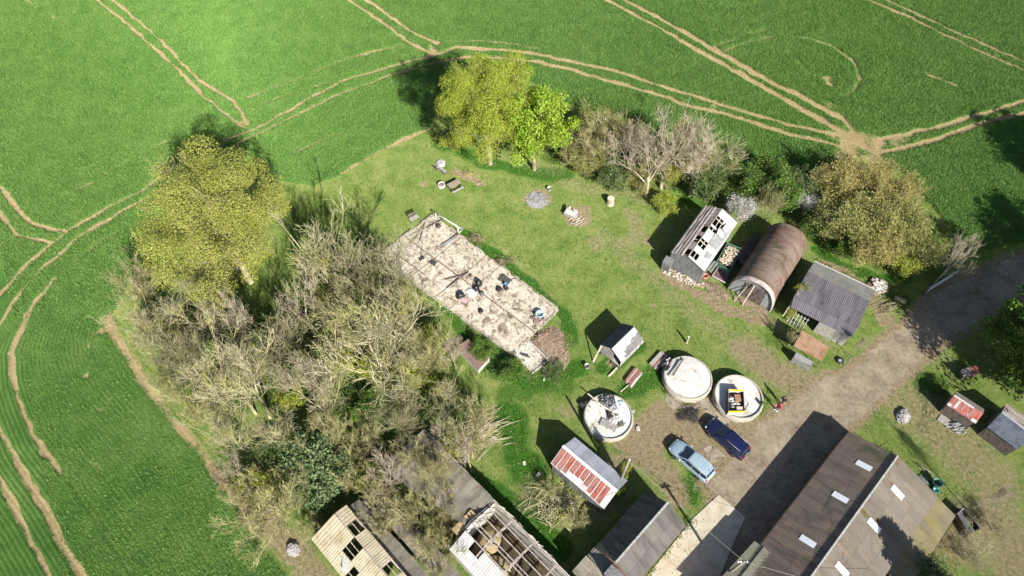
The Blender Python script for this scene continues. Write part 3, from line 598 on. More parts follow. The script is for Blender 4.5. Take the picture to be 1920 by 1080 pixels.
# leafy shrubs: mesh per kind, copied
SHR = {'ivy': (L_IVY, BARKD, 5200, .17), 'green': (L_GREEN, BARKD, 5200, .17), 'tan': (L_TAN, BARK3, 7500, .12), 'sallow': (L_SALLOW, BARK3, 7500, .12), 'white': (L_WHITE, BARK2, 6500, .12), 'holly': (L_HOLLY, BARKD, 8000, .2), 'yellow': (L_YEL, BARKD, 3500, .15), 'olive': (L_OLIVE, BARKD, 5000, .17)}
for k, (lf, bk, n, ls) in SHR.items(): tree_meshes('shrub_'+k, 60+len(k), 'shrub', 4.0, 2.0, bk, lf, n, ls, .38, True, (.03, .022, .016, .011, .009))
SHRUBS = [ # crown centre, its height, kind, radius, height
 (1402,345,2.6,'green',2.5,4.6,'dark green bush behind the shed with the broken roof'), (1466,362,3.2,'green',2.7,5.4,'yellow-green bush behind the rusty arched hut'), (1388,395,2.6,'white',1.9,4.4,'white-blossomed bush leaning on the broken shed roof'),
 (1512,385,2.2,'white',1.5,3.6,'smaller white-blossomed bush behind the far end of the rusty arched hut'), (1575,340,3.4,'tan',3.3,5.8,'golden-tan bush at the gate patch of bare earth'), (1640,335,3.0,'tan',2.6,5.0,'pale golden bush right of the bare earth patch'),
 (1612,415,3.4,'sallow',3.5,6.0,'olive-tan bush in the middle of the right thicket'), (1690,355,2.6,'tan',2.2,4.4,'sandy-coloured bush on the crop edge of the right thicket'), (1688,425,3.2,'sallow',3.2,5.6,'olive bush right of centre in the right thicket'),
 (1722,462,2.6,'sallow',2.6,4.6,'olive bush beside the small bare tree'), (1640,470,2.6,'tan',2.7,4.6,'tan bush above the purple-grey roof'), (1555,410,2.6,'sallow',2.6,4.8,'olive bush at the left of the right thicket'),
 (1590,465,1.8,'green',1.7,2.8,'low green bush above the purple-grey roof'), (1695,500,1.8,'olive',1.8,3.0,'green-yellow bush near the rubbish heap'), (1660,390,3.0,'tan',2.4,5.2,'orange-tan bush in the right thicket'),
 (1180,262,2.6,'sallow',2.4,5.0,'olive-tan bush on the field side of the bare hedge trees'), (1225,300,2.0,'sallow',2.2,4.0,'olive bush under the tallest pale bare tree'), (1290,318,2.0,'sallow',2.2,4.0,'olive bush between the bare tree and the dark ivy bush'), (1365,318,2.0,'green',2.0,4.0,'green bush on the field side of the dark green bush'), (1440,318,2.4,'green',2.2,4.4,'green bush on the field side of the yellow-green bush'), (1500,350,2.2,'ivy',2.0,4.0,'dark green bush left of the golden-tan thicket'), (1525,420,1.6,'green',1.6,3.0,'green bush beside the far end of the rusty arched hut'), (1200,345,1.2,'sallow',1.8,2.6,'low olive scrub on the lawn edge of the hedge'),
 (450,700,2.4,'olive',2.2,4.6,'yellow-green bush among the left bare trees'), (540,690,2.4,'green',2.0,4.6,'green ivy-covered bush in the heart of the wood'), (640,690,2.6,'olive',2.0,4.8,'olive-green bush between the fan-shaped bare trees'), (780,700,2.2,'olive',2.2,4.2,'olive-green bush left of the low brown brick block'), (620,560,2.6,'olive',2.0,4.8,'yellow-green bush at the top of the wood'), (690,770,2.2,'green',2.0,4.2,'green bush in the lower middle of the wood'), (800,640,2.0,'olive',1.8,3.8,'pale green bush under the tree over the floor slab'), (390,760,1.8,'olive',1.8,3.4,'yellow-green bush near the earth bank'), (480,905,1.6,'olive',1.8,3.0,'yellow-green bush above the wide bare shrub'),
 (592,865,3.0,'holly',3.0,5.6,'grey-green evergreen tree in the lower wood'), (625,895,2.6,'holly',2.4,4.6,'smaller grey-green evergreen touching the larger one'), (1322,352,2.2,'ivy',2.2,4.0,'dark ivy bush at the right end of the hedge'),
 (1345,325,2.0,'ivy',1.8,3.6,'dark bush on the field side of the hedge'), (1258,332,2.6,'yellow',1.0,5.0,'yellow ivy-clad stump in the hedge'), (1150,335,1.8,'ivy',2.0,3.4,'dark green bush among the bare hedge trees'),
 (1085,285,2.4,'sallow',2.6,4.8,'tan-green bush right of the lime-green tree'), (1115,232,4.5,'sallow',2.6,6.5,'sandy bush top behind the lime-green tree'), (850,270,1.2,'olive',2.0,2.4,'low olive scrub left of the olive-green tree'),
 (1105,310,1.6,'sallow',2.2,3.2,'low tan scrub on the lawn side of the hedge'), (492,612,1.2,'green',1.6,2.6,'bright green bush in the left clearing of the wood'), (604,592,1.6,'green',1.5,3.0,'bright green bush in the middle clearing of the wood'),
 (612,640,1.4,'green',1.3,2.6,'bright green bush just below the middle clearing'), (545,755,1.4,'olive',1.6,2.8,'yellow-green bush between the grey trunks'), (700,690,1.6,'olive',2.0,3.0,'yellow-green bush under the largest bare tree'),
 (900,660,1.0,'green',1.4,2.0,'green bramble beside the low brown brick block'), (960,700,.8,'green',1.6,1.8,'dark green bramble below the lower slab'), (1500,552,1.4,'yellow',.8,3.2,'yellow-flowering climber on the edge of the purple-grey roof'),
 (1481,590,1.0,'yellow',.6,2.2,'yellow-green climber at the lower corner of the purple-grey roof'), (830,860,1.2,'olive',1.8,2.4,'yellow-green bush above the grey overgrown roof'), (700,900,1.4,'olive',1.6,2.6,'green ivy bush beside the cream ruined roof'),
 (420,615,1.4,'ivy',2.2,2.8,'dark undergrowth bush below the broad olive-yellow tree'), (655,745,1.2,'ivy',2.4,2.6,'dark undergrowth bush in the middle of the wood'), (760,790,1.0,'green',2.2,2.2,'green undergrowth bush near the grey overgrown roof'),
 (560,640,1.2,'ivy',2.2,2.6,'dark undergrowth bush by the bright clearing'), (740,560,1.4,'sallow',2.4,3.0,'straw-green scrub beside the concrete floor slab'), (500,860,1.2,'ivy',1.8,2.4,'dark undergrowth bush at the wood edge'),
 (370,620,1.2,'sallow',2.4,3.0,'straw-green scrub on the left of the wood'), (320,610,1.2,'sallow',2.2,2.8,'straw-green scrub at the left wood corner'), (830,740,1.0,'green',2.2,2.0,'green scrub at the right edge of the wood'),
 (1172,880,2.6,'olive',.55,4.4,'ivy climbing the old telegraph pole behind the red and white roof'),
 (1740,1065,1.4,'ivy',1.6,2.6,'dark bush in the barn shadow at the bottom of the photo'), (1765,722,.4,'green',.9,1.0,'low green nettle bush beside the small red hut'), (1040,700,.5,'ivy',1.2,1.0,'dark bramble below the brown rubble'),
 (1160,925,.8,'green',.8,1.6,'green creeper at the end of the red and white roof'), (1900,700,2.0,'green',2.2,4.0,'green bush on the right edge above the dark blue shed'), (1245,378,1.2,'olive',1.6,2.2,'low yellow-green bush at the foot of the pale hedge trees'),
]
for px, py, zc, k, rd, h, lb in SHRUBS:
    c = _TM['shrub_'+k]; plant('leafy_shrub', lb, 'shrub', G(px, py, zc), c, (rd/2, rd/2, h/4), rr.random()*6.28, 'leafy bushes in and around the farmstead')
def conifer(loc, h, r, label, seed):
    t = thing('conifer_tree', label, 'tree', (loc[0], loc[1], 0)); rg = random.Random(seed); m = MB(); m.tube([(0, 0, -.2), (0, 0, h*.5), (0, 0, h*.98)], [.35, .2, .03], 8)
    P = []
    for k in range(170):
        z = h*(.08+.9*k/170); rl = r*(1-z/h)**.8*rg.uniform(.75, 1.1)+.15; a = k*2.399
        e = Vector((math.cos(a)*rl, math.sin(a)*rl, z+rg.uniform(-.2, .5))); m.tube([(0, 0, z), e*.6+Vector((0, 0, z*.4)), e], [.05, .03, .01], 4)
        for q in range(8): P.append([Vector((0, 0, z)).lerp(e, f) for f in (.25, rg.uniform(.4, 1), rg.uniform(.7, 1.05))])
    m.build('trunk', BARKD, t)
    bl = [(p, None, 4) for p in P]; V, F, v = leaves_np(bl, np.ones(3), 15000, .38, seed, .3)
    o = bpy.data.objects.new('crown', npmesh('conifer_leaves', V, F, L_CON, {'leaf_tone': ('FLOAT', v)})); COL.objects.link(o); o.parent = t
    return t
# ------------------------------------------------------------------ buildings
class Frame:
    """local frame of a building: x along the ridge from photo point a to b (both at height z), y to its left"""
    def __init__(s, a, b, z):
        A, B = Vector(G(*a, z)), Vector(G(*b, z)); d = B-A; s.L = d.length; s.ang = math.atan2(d.y, d.x); s.o = A
        s.c, s.s = math.cos(s.ang), math.sin(s.ang)
    def l(s, px, py, z=0.0):
        x, y = G(px, py, z); x -= s.o.x; y -= s.o.y
        return Vector((x*s.c+y*s.s, -x*s.s+y*s.c, z))
    def thing(s, name, label, cat, group=None): return thing(name, label, cat, (s.o.x, s.o.y, 0), s.ang, group)
M_TAR = mat('tarred_boards', [(.36, (.030, .032, .035)), (.5, (.085, .087, .090)), (.64, (.190, .190, .190))], 1.5, (6, 6, .5), bump=.5)
M_WOODGREY = mat('grey_weathered_wood', [(.36, (.130, .120, .108)), (.5, (.240, .225, .205)), (.64, (.380, .360, .335))], 2, (5, 5, .6), bump=.4)
M_TIMBER = mat('bleached_timber', [(.36, (.260, .215, .160)), (.5, (.430, .370, .290)), (.64, (.600, .540, .450))], 3, bump=.3)
M_DARKWOOD = mat('dark_timber', [(.36, (.028, .022, .020)), (.5, (.065, .052, .045)), (.64, (.140, .115, .100))], 3, bump=.3)
M_WHITE = mat('white_panel', [(.34, (0.302, 0.293, 0.275)), (.5, (0.399, 0.391, 0.371)), (.66, (0.447, 0.442, 0.431))], 1.2, spots=[((0.255, 0.230, 0.187), 1.6, .60, .76)], bump=.15)
M_CREAM = mat('lichen_cream_panel', [(.34, (0.225, 0.184, 0.114)), (.5, (0.354, 0.297, 0.199)), (.66, (0.435, 0.381, 0.274))], 1.0, spots=[((0.170, 0.145, 0.076), 2.2, .56, .74), ((0.306, 0.255, 0.102), .9, .58, .72)], bump=.3)
M_BROWNCORR = mat('brown_grey_asbestos', [(.36, (.110, .088, .072)), (.5, (.215, .180, .155)), (.64, (.360, .320, .285))], .8, (.5, 2.5, 1), bump=.4, spots=[((.07, .055, .045), 1.2, .60, .75)])
M_TARP = mat('grey_tarpaulin', [(.36, (.110, .115, .118)), (.5, (.180, .185, .188)), (.64, (.260, .262, .262))], 1.4, bump=.3, rough=.6)
M_RUST = mat('rusty_sheet', [(.34, (0.051, 0.024, 0.015)), (.46, (0.090, 0.052, 0.035)), (.56, (0.121, 0.082, 0.059)), (.68, (0.160, 0.126, 0.101))], 1.1, (1.364, 0.310, 0.310), rough=.75, bump=.3, spots=[((0.134, 0.045, 0.024), .8, .58, .74), ((0.053, 0.047, 0.022), .5, .57, .72), ((0.040, 0.031, 0.027), 2.3, .60, .78)])
M_PURPLE = mat('purple_grey_sheet', [(.36, (0.059, 0.053, 0.063)), (.5, (0.093, 0.084, 0.098)), (.64, (0.135, 0.123, 0.138))], .9, (1.800, 0.288, 0.720), bump=.3, spots=[((0.041, 0.038, 0.041), .9, .56, .75), ((0.113, 0.111, 0.111), .5, .58, .70)], sheets=(.9, 2.2))
M_GREYFELT = mat('grey_felt', [(.36, (0.092, 0.093, 0.083)), (.5, (0.126, 0.126, 0.112)), (.64, (0.162, 0.161, 0.142))], .8, bump=.2, spots=[((0.072, 0.072, 0.068), 1.1, .60, .74)])
M_RUSTRED = mat('rust_red_sheet', [(.36, (0.144, 0.041, 0.032)), (.5, (0.225, 0.070, 0.054)), (.64, (0.315, 0.135, 0.113))], 1.5, (2.700, 0.450, 0.900), bump=.3, spots=[((0.432, 0.378, 0.378), 1.3, .62, .76)], sheets=(.57, 1.1))
M_SILVER = mat('galvanised_sheet', [(.36, (0.252, 0.257, 0.310)), (.5, (0.326, 0.332, 0.390)), (.64, (0.398, 0.405, 0.448))], 1.2, rough=.45, metal=.15, bump=.1, spots=[((0.204, 0.162, 0.212), 1.6, .66, .8)], sheets=(.8, 1.9))
M_WHITERUST = mat('white_sheet_with_rust', [(.34, (0.304, 0.264, 0.264)), (.5, (0.422, 0.403, 0.403)), (.66, (0.488, 0.475, 0.475))], 1.6, (1.5, .6, 1), spots=[((.30, .11, .09), .9, .55, .70)], bump=.1)
M_BARNBROWN = mat('brown_barn_sheet', [(.34, (0.068, 0.058, 0.047)), (.46, (0.109, 0.090, 0.072)), (.56, (0.154, 0.122, 0.095)), (.68, (0.190, 0.149, 0.113))], .7, (2.125, 0.297, 0.850), bump=.3, spots=[((0.157, 0.089, 0.064), .55, .56, .70), ((0.072, 0.075, 0.043), .45, .56, .70), ((0.128, 0.136, 0.140), .8, .62, .74)], sheets=(.9, 1.6))
M_BARNRIGHT = mat('tan_barn_sheet', [(.34, (0.075, 0.065, 0.054)), (.46, (0.108, 0.094, 0.077)), (.56, (0.132, 0.111, 0.088)), (.68, (0.155, 0.135, 0.110))], .7, (1.550, 0.217, 0.620), bump=.3, spots=[((0.115, 0.068, 0.046), .5, .56, .68), ((0.083, 0.086, 0.086), .7, .58, .70), ((0.081, 0.066, 0.024), .35, .58, .70)], sheets=(.9, 1.6))
M_MOSS = mat('mossy_olive_sheet', [(.36, (0.089, 0.077, 0.038)), (.5, (0.124, 0.108, 0.056)), (.64, (0.156, 0.136, 0.079))], .7, (1.500, 0.300, 0.750), bump=.3, spots=[((0.158, 0.112, 0.022), .6, .58, .72)], sheets=(.9, 1.9))
M_DARKBARN = mat('dark_grey_sheet', [(.36, (0.041, 0.037, 0.033)), (.5, (0.072, 0.066, 0.059)), (.64, (0.115, 0.107, 0.098))], .9, (1.680, 0.210, 0.600), bump=.3, spots=[((0.117, 0.111, 0.101), 1.5, .66, .80)], sheets=(.85, 1.25))
M_DARKMOSS = mat('dark_mossy_sheet', [(.36, (.040, .040, .034)), (.5, (.075, .073, .060)), (.64, (.130, .122, .090))], .9, (2.8, .35, 1), bump=.3, sheets=(.85, 1.2))
M_YELLOWRIB = mat('yellowish_ribbed_sheet', [(.36, (0.136, 0.132, 0.088)), (.5, (0.196, 0.192, 0.132)), (.64, (0.256, 0.252, 0.188))], 1, bump=.2)
M_SKYLIGHT = mat('white_rooflight', [(.36, (.66, .70, .74)), (.5, (.78, .80, .82)), (.64, (.85, .86, .87))], 1.5, rough=.35, bump=.05)
M_RIDGE = mat('pale_ridge_cap', [(.36, (.170, .165, .155)), (.5, (.260, .255, .240)), (.64, (.37, .365, .345))], 4, bump=.3)
M_BRICK = mat('old_brick', [(.34, (.170, .080, .052)), (.5, (.280, .150, .105)), (.66, (.390, .260, .200))], 4, bump=.5, spots=[((.40, .36, .30), 2.5, .6, .76)])
M_BLOCK = mat('pale_block_wall', [(.36, (.250, .235, .205)), (.5, (.370, .350, .310)), (.64, (.480, .460, .420))], 2, bump=.4)
M_GREYASB = mat('grey_overgrown_asbestos', [(.36, (0.080, 0.072, 0.059)), (.5, (0.137, 0.125, 0.104)), (.64, (0.205, 0.187, 0.154))], 1.0, (1.600, 0.400, 0.800), bump=.35, spots=[((0.112, 0.100, 0.044), .8, .54, .70)], sheets=(1.0, 1.4))
M_CONC = mat('old_concrete', [(.34, (0.297, 0.270, 0.221)), (.5, (0.423, 0.392, 0.333)), (.66, (0.531, 0.504, 0.450))], .9, bump=.25, spots=[((0.234, 0.189, 0.117), 1.1, .57, .72), ((0.180, 0.162, 0.126), 3.0, .66, .78)])
M_STEELRUST = mat('rusty_steel', [(.36, (.130, .095, .085)), (.5, (.240, .195, .180)), (.64, (.400, .350, .330))], 3, bump=.2)
M_BLACK = flat('black_plastic', (.018, .019, .021), .45)
M_DIRTY = mat('brown_rubble_soil', [(.34, (.075, .052, .032)), (.46, (.135, .098, .062)), (.56, (.185, .138, .092)), (.68, (.27, .215, .155))], 2.2, bump=.8, fine=9)

def roofpt(zr, ze, w, sgn=1, y0=0.0):
    return lambda x, f: Vector((x, sgn*(y0+(w-y0)*f), zr+(ze-zr)*f))
# --- shed with the broken roof
fr = Frame((1291.7, 480.3), (1354, 392.5), 3.7); L = fr.L; zr, ze, wl, wr = 3.7, 2.75, 2.05, 2.1
sh = fr.thing('broken_shed', 'long tarred shed whose roof of brown and white sheets is full of dark holes', 'shed')
b = MB(); b.poly([(.08, wl-.1, 0), (.08, -wr+.1, 0), (.08, -wr+.1, ze), (.08, 0, zr-.06), (.08, wl-.1, ze)]); b.build('front_gable', M_TAR, sh)
b = MB(); b.poly([(L-.1, wl-.1, 0), (L-.1, wl-.1, ze), (L-.1, 0, zr-.06), (L-.1, -wr+.1, ze), (L-.1, -wr+.1, 0)])
b.box((L/2, wl-.1, ze/2-.03), (L-.3, .05, ze-.08)); b.box((L/2, -wr+.1, ze/2-.03), (L-.3, .05, ze-.08)); b.build('wall', M_TAR, sh)
b = MB(); b.box((-.35, wl-.15, .75), (.7, .9, 1.5), m=0); b.quad((-.75, wl-.65, 1.45), (-.75, wl+.35, 1.45), (.1, wl+.35, 1.8), (.1, wl-.65, 1.8)); b.build('porch', M_TAR, sh)
pl, pr = roofpt(zr, ze, wl, 1), roofpt(zr, ze, wr, -1)
b = MB()
for k in range(4):                                    # four wavy bands of big sheets along the left slope
    f0, f1 = .34+.166*k, .34+.166*(k+1)+.01
    a = [pl(-.12, f0), pl(L+.15, f0), pl(L+.15, f1), pl(-.12, f1)]
    nu = 40; V = []; Fc = []
    for j in range(5):
        for i in range(nu+1):
            p = (a[0].lerp(a[1], i/nu)).lerp(a[3].lerp(a[2], i/nu), j/4); sag = .05*mnoise.noise(Vector((p.x*.9, k*3.7, 1)))
            V.append(p+Vector((0, .3*0, .07*math.sin(math.pi*j/4)+sag+.012*k)))
    Fc = [(j*(nu+1)+i, j*(nu+1)+i+1, (j+1)*(nu+1)+i+1, (j+1)*(nu+1)+i) for j in range(4) for i in range(nu)]; b.add(V, Fc, 0, True)
for x0, x1 in ((1.05, 2.3), (3.35, 3.95), (4.95, L+.1)): b.sheet(pl(x0, .0), pl(x1, 0), pl(x1, .35), pl(x0, .35), 5, .02)
b.build('left_slope', M_BROWNCORR, sh)
b = MB()
for f in (.015, .34): b.bar(pl(-.05, f)-Vector((0, 0, .05)), pl(L, f)-Vector((0, 0, .05)), .07, .09)
for f in (.21, .42, .70, .98): b.bar(pr(-.05, f)-Vector((0, 0, .06)), pr(L, f)-Vector((0, 0, .06)), .07, .09)
for k in range(7): x_ = .2+k*(L-.4)/6; b.bar(pl(x_, 0)-Vector((0, 0, .12)), pl(x_, 1)-Vector((0, 0, .12)), .06, .1); b.bar(pr(x_, 0)-Vector((0, 0, .12)), pr(x_, 1)-Vector((0, 0, .12)), .06, .1)
b.build('rafters', M_TIMBER, sh)
b = MB(); g_ = random.Random(3)
for x0, x1, f0, f1 in ((-.1,.15,0,.43),(1.05,1.95,.0,.43),(3.1,4.75,.0,.43),(5.2,5.5,.0,.43),(6.95,L+.1,.0,.2),(6.95,L+.1,.2,.43),(-.1,1.1,.42,.70),(1.1,2.3,.42,.70),(2.3,3.5,.42,.70),(3.5,4.7,.42,.70),(4.7,5.6,.42,.70),(-.1,1.2,.695,1.03),(1.2,2.4,.695,1.03),(2.4,3.6,.695,1.03),(3.6,4.8,.695,1.03),(4.8,6.0,.695,1.03),(6.0,L+.1,.695,1.03),(6.6,L+.1,.42,.70)):
    lift = Vector((0, 0, g_.uniform(0, .03))); b.sheet(pr(x0, f0)+lift, pr(x1-.015, f0)+lift, pr(x1-.015, f1)+lift, pr(x0, f1)+lift, 6, .012)
b.build('right_slope', M_WHITE, sh)
b = MB(); b.sheet(pr(3.0, .45)+Vector((0, 0, .10)), pr(5.6, .40)+Vector((0, 0, .10)), pr(6.9, 1.02)+Vector((0, 0, .07)), pr(3.1, .95)+Vector((0, 0, .10)), 8, 0, 8, jit=.09, seed=3)
b.sheet(pr(1.25, .62)+Vector((0, 0, .07)), pr(2.2, .58)+Vector((0, 0, .07)), pr(2.3, .92)+Vector((0, 0, .06)), pr(1.5, .9)+Vector((0, 0, .06)), 4, 0, 4, jit=.05, seed=9); b.build('tarpaulin', M_TARP, sh)
b = MB(); b.box((5.1, -1.35, 3.32), (.75, .95, .03), .2, tilt=(.62, 0)); b.box((6.4, -1.55, 3.15), (.85, .75, .03), -.1, tilt=(.6, 0)); b.build('loose_panels', M_WHITE, sh)
M_PALEGREY = mat('pale_grey_sheet', [(.36, (.15, .155, .16)), (.5, (.22, .225, .23)), (.64, (.28, .285, .29))], 1.5, bump=.2)
# --- rusty arched hut
a0, a1 = Vector(G(1363.5, 543)), Vector(G(1444, 583)); HW = (a1-a0).length/2; mid = (a0+a1)/2; ang = math.radians(54.3); LQ, HQ = 9.4, 3.45
hu = thing('arched_hut', 'rusty corrugated arched hut with dark boarded doors', 'hut', (mid.x, mid.y, 0), ang)
def arch(x, th, gr=0.0): return (x, (HW+gr)*math.copysign(abs(math.cos(th))**.85, math.cos(th)), (HQ+gr)*math.sin(th)**.9)
b = MB(); na, nx = 30, 230; V = [arch(LQ*i/nx, math.pi*k/na, .022*math.sin(i*math.pi/2)) for i in range(nx+1) for k in range(na+1)]
b.add(V, [(i*(na+1)+k, i*(na+1)+k+1, (i+1)*(na+1)+k+1, (i+1)*(na+1)+k) for i in range(nx) for k in range(na)], 0, True); b.build('arched_roof', M_RUST, hu)
b = MB(); V = []
for k in range(na+1):
    th = math.pi*k/na; V += [arch(-.10, th, .07), arch(.42, th, .075), arch(-.10, th, -.05)]
b.add(V, [(3*k, 3*k+1, 3*k+4, 3*k+3) for k in range(na)]+[(3*k+2, 3*k, 3*k+3, 3*k+5) for k in range(na)], 0, True)
b.build('arch_trim', mat('pale_pink_trim', [(.36, (.24, .16, .14)), (.5, (.27, .21, .19)), (.64, (.40, .36, .34))], 2, bump=.3), hu)
b = MB(); b.poly([(.12, *arch(0, math.pi*k/20)[1:]) for k in range(21)], 0); b.build('front_wall', M_TAR, hu); b = MB(); b.poly([(.10, 1.02, .05), (.10, HW-.06, .05), (.10, HW*.86, 1.7), (.10, 1.02, 2.75)]); b.build('side_panel', M_PALEGREY, hu); b = MB(); b.poly([(.10, -1.25, .05), (.10, -1.25, 2.6), (.10, -HW*.86, 1.7), (.10, -HW+.06, .05)]); b.build('side_panel', M_PALEGREY, hu); b = MB(); b.poly([(LQ-.05, *arch(0, math.pi*k/20)[1:]) for k in range(20, -1, -1)], 0)
b.build('back_wall', M_PALEGREY, hu)
for s_ in (-1, 1):
    b = MB()
    for q in range(8): b.box((.06-.012*(q % 2), s_*(.07+.15*q)+(-.1), 1.28), (.05, .14, 2.5)); 
    b.box((.025, s_*.6-.1, .5), (.03, 1.15, .1)); b.box((.025, s_*.6-.1, 2.0), (.03, 1.15, .1)); b.build('door', M_DARKWOOD, hu)
b = MB(); b.bar((-1.1, .25, 0), (-.05, .15, 2.9), .1); b.build('leaning_post', M_TIMBER, hu); b = MB(); b.bar((-1.05, 1.25, 0), (-.05, .8, 2.1), .07); b.build('leaning_post', M_TIMBER, hu)
b = MB(); b.box((-.45, -.5, .03), (.9, 3.9, .06)); b.build('doorstep', M_DIRTY, hu)
# --- lean-to in the gap between them, shade put into its dark colour
q = [G3(1379, 474, 1.3), G3(1420, 436, 1.3), G3(1400, 514, 1.0), G3(1437, 465, 1.0)]
lt = thing('lean_to', 'brown lean-to roof, its colour darkened for shade, in the gap between broken shed and arched hut', 'lean-to', (*G(1405, 470), 0))
o0 = Vector((*G(1405, 470), 0)); b = MB(); b.sheet(q[0]-o0, q[1]-o0, q[3]-o0, q[2]-o0, 14, .025); b.build('roof', mat('shade_darkened_brown_sheet', [(.36, (.022, .018, .014)), (.5, (.045, .036, .028)), (.64, (.085, .068, .055))], 1.5, (1, 1, 1)), lt)
b = MB()
for p in q: b.bar((p.x-o0.x, p.y-o0.y, 0), p-o0-Vector((0, 0, .04)), .09)
b.build('posts', M_DARKWOOD, lt)
# --- shed with the purple-grey roof
fr = Frame((1494, 560), (1600, 612), 2.75); L = fr.L
shc = fr.thing('low_shed', 'wide low shed with a purple-grey corrugated roof and a grey upper strip', 'shed')
x0, x1 = -.35, 6.55; yt, yb = 6.0, -1.15; zt, zb_ = 2.35, 2.45
zz = lambda y: 2.75+(zt-2.75)*y/yt if y > 0 else 2.75+(zb_-2.75)*y/yb
b = MB(); b.sheet((x0, 0, zz(0)), (x1, 0, zz(0)), (x1, 4.35, zz(4.35)), (x0+.1, 4.35, zz(4.35)), 34, .022, 1, per=4); b.sheet((x0+.25, yb, zb_), (x1-.2, yb, zb_), (x1, 0, 2.752), (x0, 0, 2.752), 34, .022, 1, per=4); b.build('roof', M_PURPLE, shc)
b = MB(); b.sheet((x0+.1, 4.25, zz(4.25)+.03), (x1, 4.25, zz(4.25)+.03), (x1+.2, yt, zt+.03), (x0+.25, yt, zt+.03), 0, 0, 1); b.build('felt_strip', M_GREYFELT, shc)
b = MB(); b.bar((x0+.2, yt+.06, zt+.05), (x1+.25, yt+.06, zt+.05), .09, .08); b.build('edge_trim', M_WHITE, shc)
b = MB(); b.box((3.1, 5.8, 1.1), (6.4, .08, 2.2)); b.box((-.2, 2.5, 1.1), (.08, 6.4, 2.2)); b.box((6.35, 2.7, 1.1), (.08, 6.2, 2.2)); b.box((4.7, -.8, 1.1), (3.2, .08, 2.2)); b.build('wall', M_WOODGREY, shc)
b = MB()
for k in range(6): b.bar((.35+.35*k, -1.5, .25), (.25+.35*k, -.9, 1.75), .05)
for z_ in (.45, .95, 1.5): b.bar((.3, -1.45+.35*z_, z_), (2.15, -1.45+.35*z_, z_), .05)
b.build('window_frame', M_WHITE, shc)
b = MB(); b.bar((-.1, .75, 2.83), (-.35, -1.9, 1.4), .07); b.build('loose_batten', M_TIMBER, shc)
# --- rust-brown lean-to in front of it
c4 = [G3(1504, 619, 2.1), G3(1555, 651, 2.1), G3(1541, 677, 1.8), G3(1488, 649, 1.8)]; o0 = Vector((*G(1522, 650), 0))
lr = thing('lean_to', 'small rust-orange corrugated roof in front of the purple-grey shed', 'lean-to', o0); P_ = [p-o0 for p in c4]
b = MB(); b.sheet(P_[0], P_[1], P_[2], P_[3], 16, .02, per=4); b.build('roof', mat('rust_orange_sheet', [(.36, (.145, .072, .038)), (.5, (.225, .125, .070)), (.64, (.30, .19, .12))], 1.2, bump=.3), lr)
b = MB(); 
for i in range(4): b.bar((P_[i].x*.92, P_[i].y*.92, 0), (P_[i].x*.92, P_[i].y*.92, P_[i].z-.04), .08)
b.quad((P_[0].x*.9, P_[0].y*.9, 0), (P_[1].x*.9, P_[1].y*.9, 0), (P_[1].x*.9, P_[1].y*.9, 1.9), (P_[0].x*.9, P_[0].y*.9, 1.9)); b.build('frame', M_DARKWOOD, lr)
u_ = (P_[2]-P_[3]).normalized(); n_ = Vector((u_.y, -u_.x, 0)); m_ = (P_[2]+P_[3])/2; aa = math.atan2(u_.y, u_.x)
b = MB(); b.box((m_.x+n_.x*.35, m_.y+n_.y*.35, .55), (1.9, .6, 1.1), aa); b.build('feed_bin', M_TARP, lr)
# --- little hut on legs
fr = Frame((1148, 652), (1188, 613), 3.3); L = fr.L
ht = fr.thing('stilt_hut', 'small grey wooden hut on legs with a half white, half grey felt roof', 'hut'); zr, ze, wl, wr = 3.3, 2.25, 1.4, 1.45; pl, pr = roofpt(zr, ze, wl, 1), roofpt(zr, ze, wr, -1)
b = MB(); b.sheet(pl(-.12, 0), pl(L+.1, 0), pl(L+.1, 1), pl(-.12, 1), 6, 0, 3, jit=.02); b.build('left_slope', mat('dark_felt', [(.36, (.035, .036, .040)), (.5, (.060, .062, .066)), (.64, (.10, .10, .105))], 1.5, bump=.2), ht)
b = MB(); b.sheet(pr(-.12, 0), pr(L+.1, 0), pr(L+.1, 1), pr(-.12, 1), 6, 0, 3, jit=.01); b.build('right_slope', mat('grey_torn_felt', [(.36, (0.072, 0.071, 0.071)), (.5, (0.114, 0.112, 0.111)), (.64, (0.156, 0.153, 0.150))], 2, bump=.3), ht)
b = MB(); up = Vector((0, 0, .035)); e = [(-.1, .5), (.55, .60), (.62, .98), (.02, 1.0)]
b.poly([pr(x, f)+up for x, f in [(-.11, .04), (L+.02, .04), (L+.02, .36), (2.9, .44), (2.4, .40), (2.0, .58), (1.4, .52), (1.1, .66), (.75, .62), (.9, .86), (.55, .84), (.5, 1.0), (-.11, 1.0)]]); b.bar(pr(2.2, .6)+up, pr(3.1, .44)+up, .07, .02); b.build('white_cover', M_WHITE, ht)
b = MB(); b.poly([(.05, wl-.1, .8), (.05, -.35, .8), (.05, -.35, zr-.35), (.05, 0, zr-.05), (.05, wl-.1, ze)]); b.poly([(L-.02, wl-.1, .8), (L-.02, wl-.1, ze), (L-.02, 0, zr-.05), (L-.02, -wr+.1, ze), (L-.02, -wr+.1, .8)])
b.box((L/2, wl-.12, 1.5), (L-.2, .05, 1.45)); b.box((L/2, -wr+.15, 1.5), (L-.2, .05, 1.45)); b.box((L/2, 0, .8), (L-.1, 2*wl-.3, .07)); b.build('wall', M_WOODGREY, ht)
for x_ in (.15, L-.15):
    for y_ in (wl-.2, -wr+.2): b = MB(); b.bar((x_, y_, -.05), (x_, y_, .8), .12); b.build('leg', M_DARKWOOD, ht)
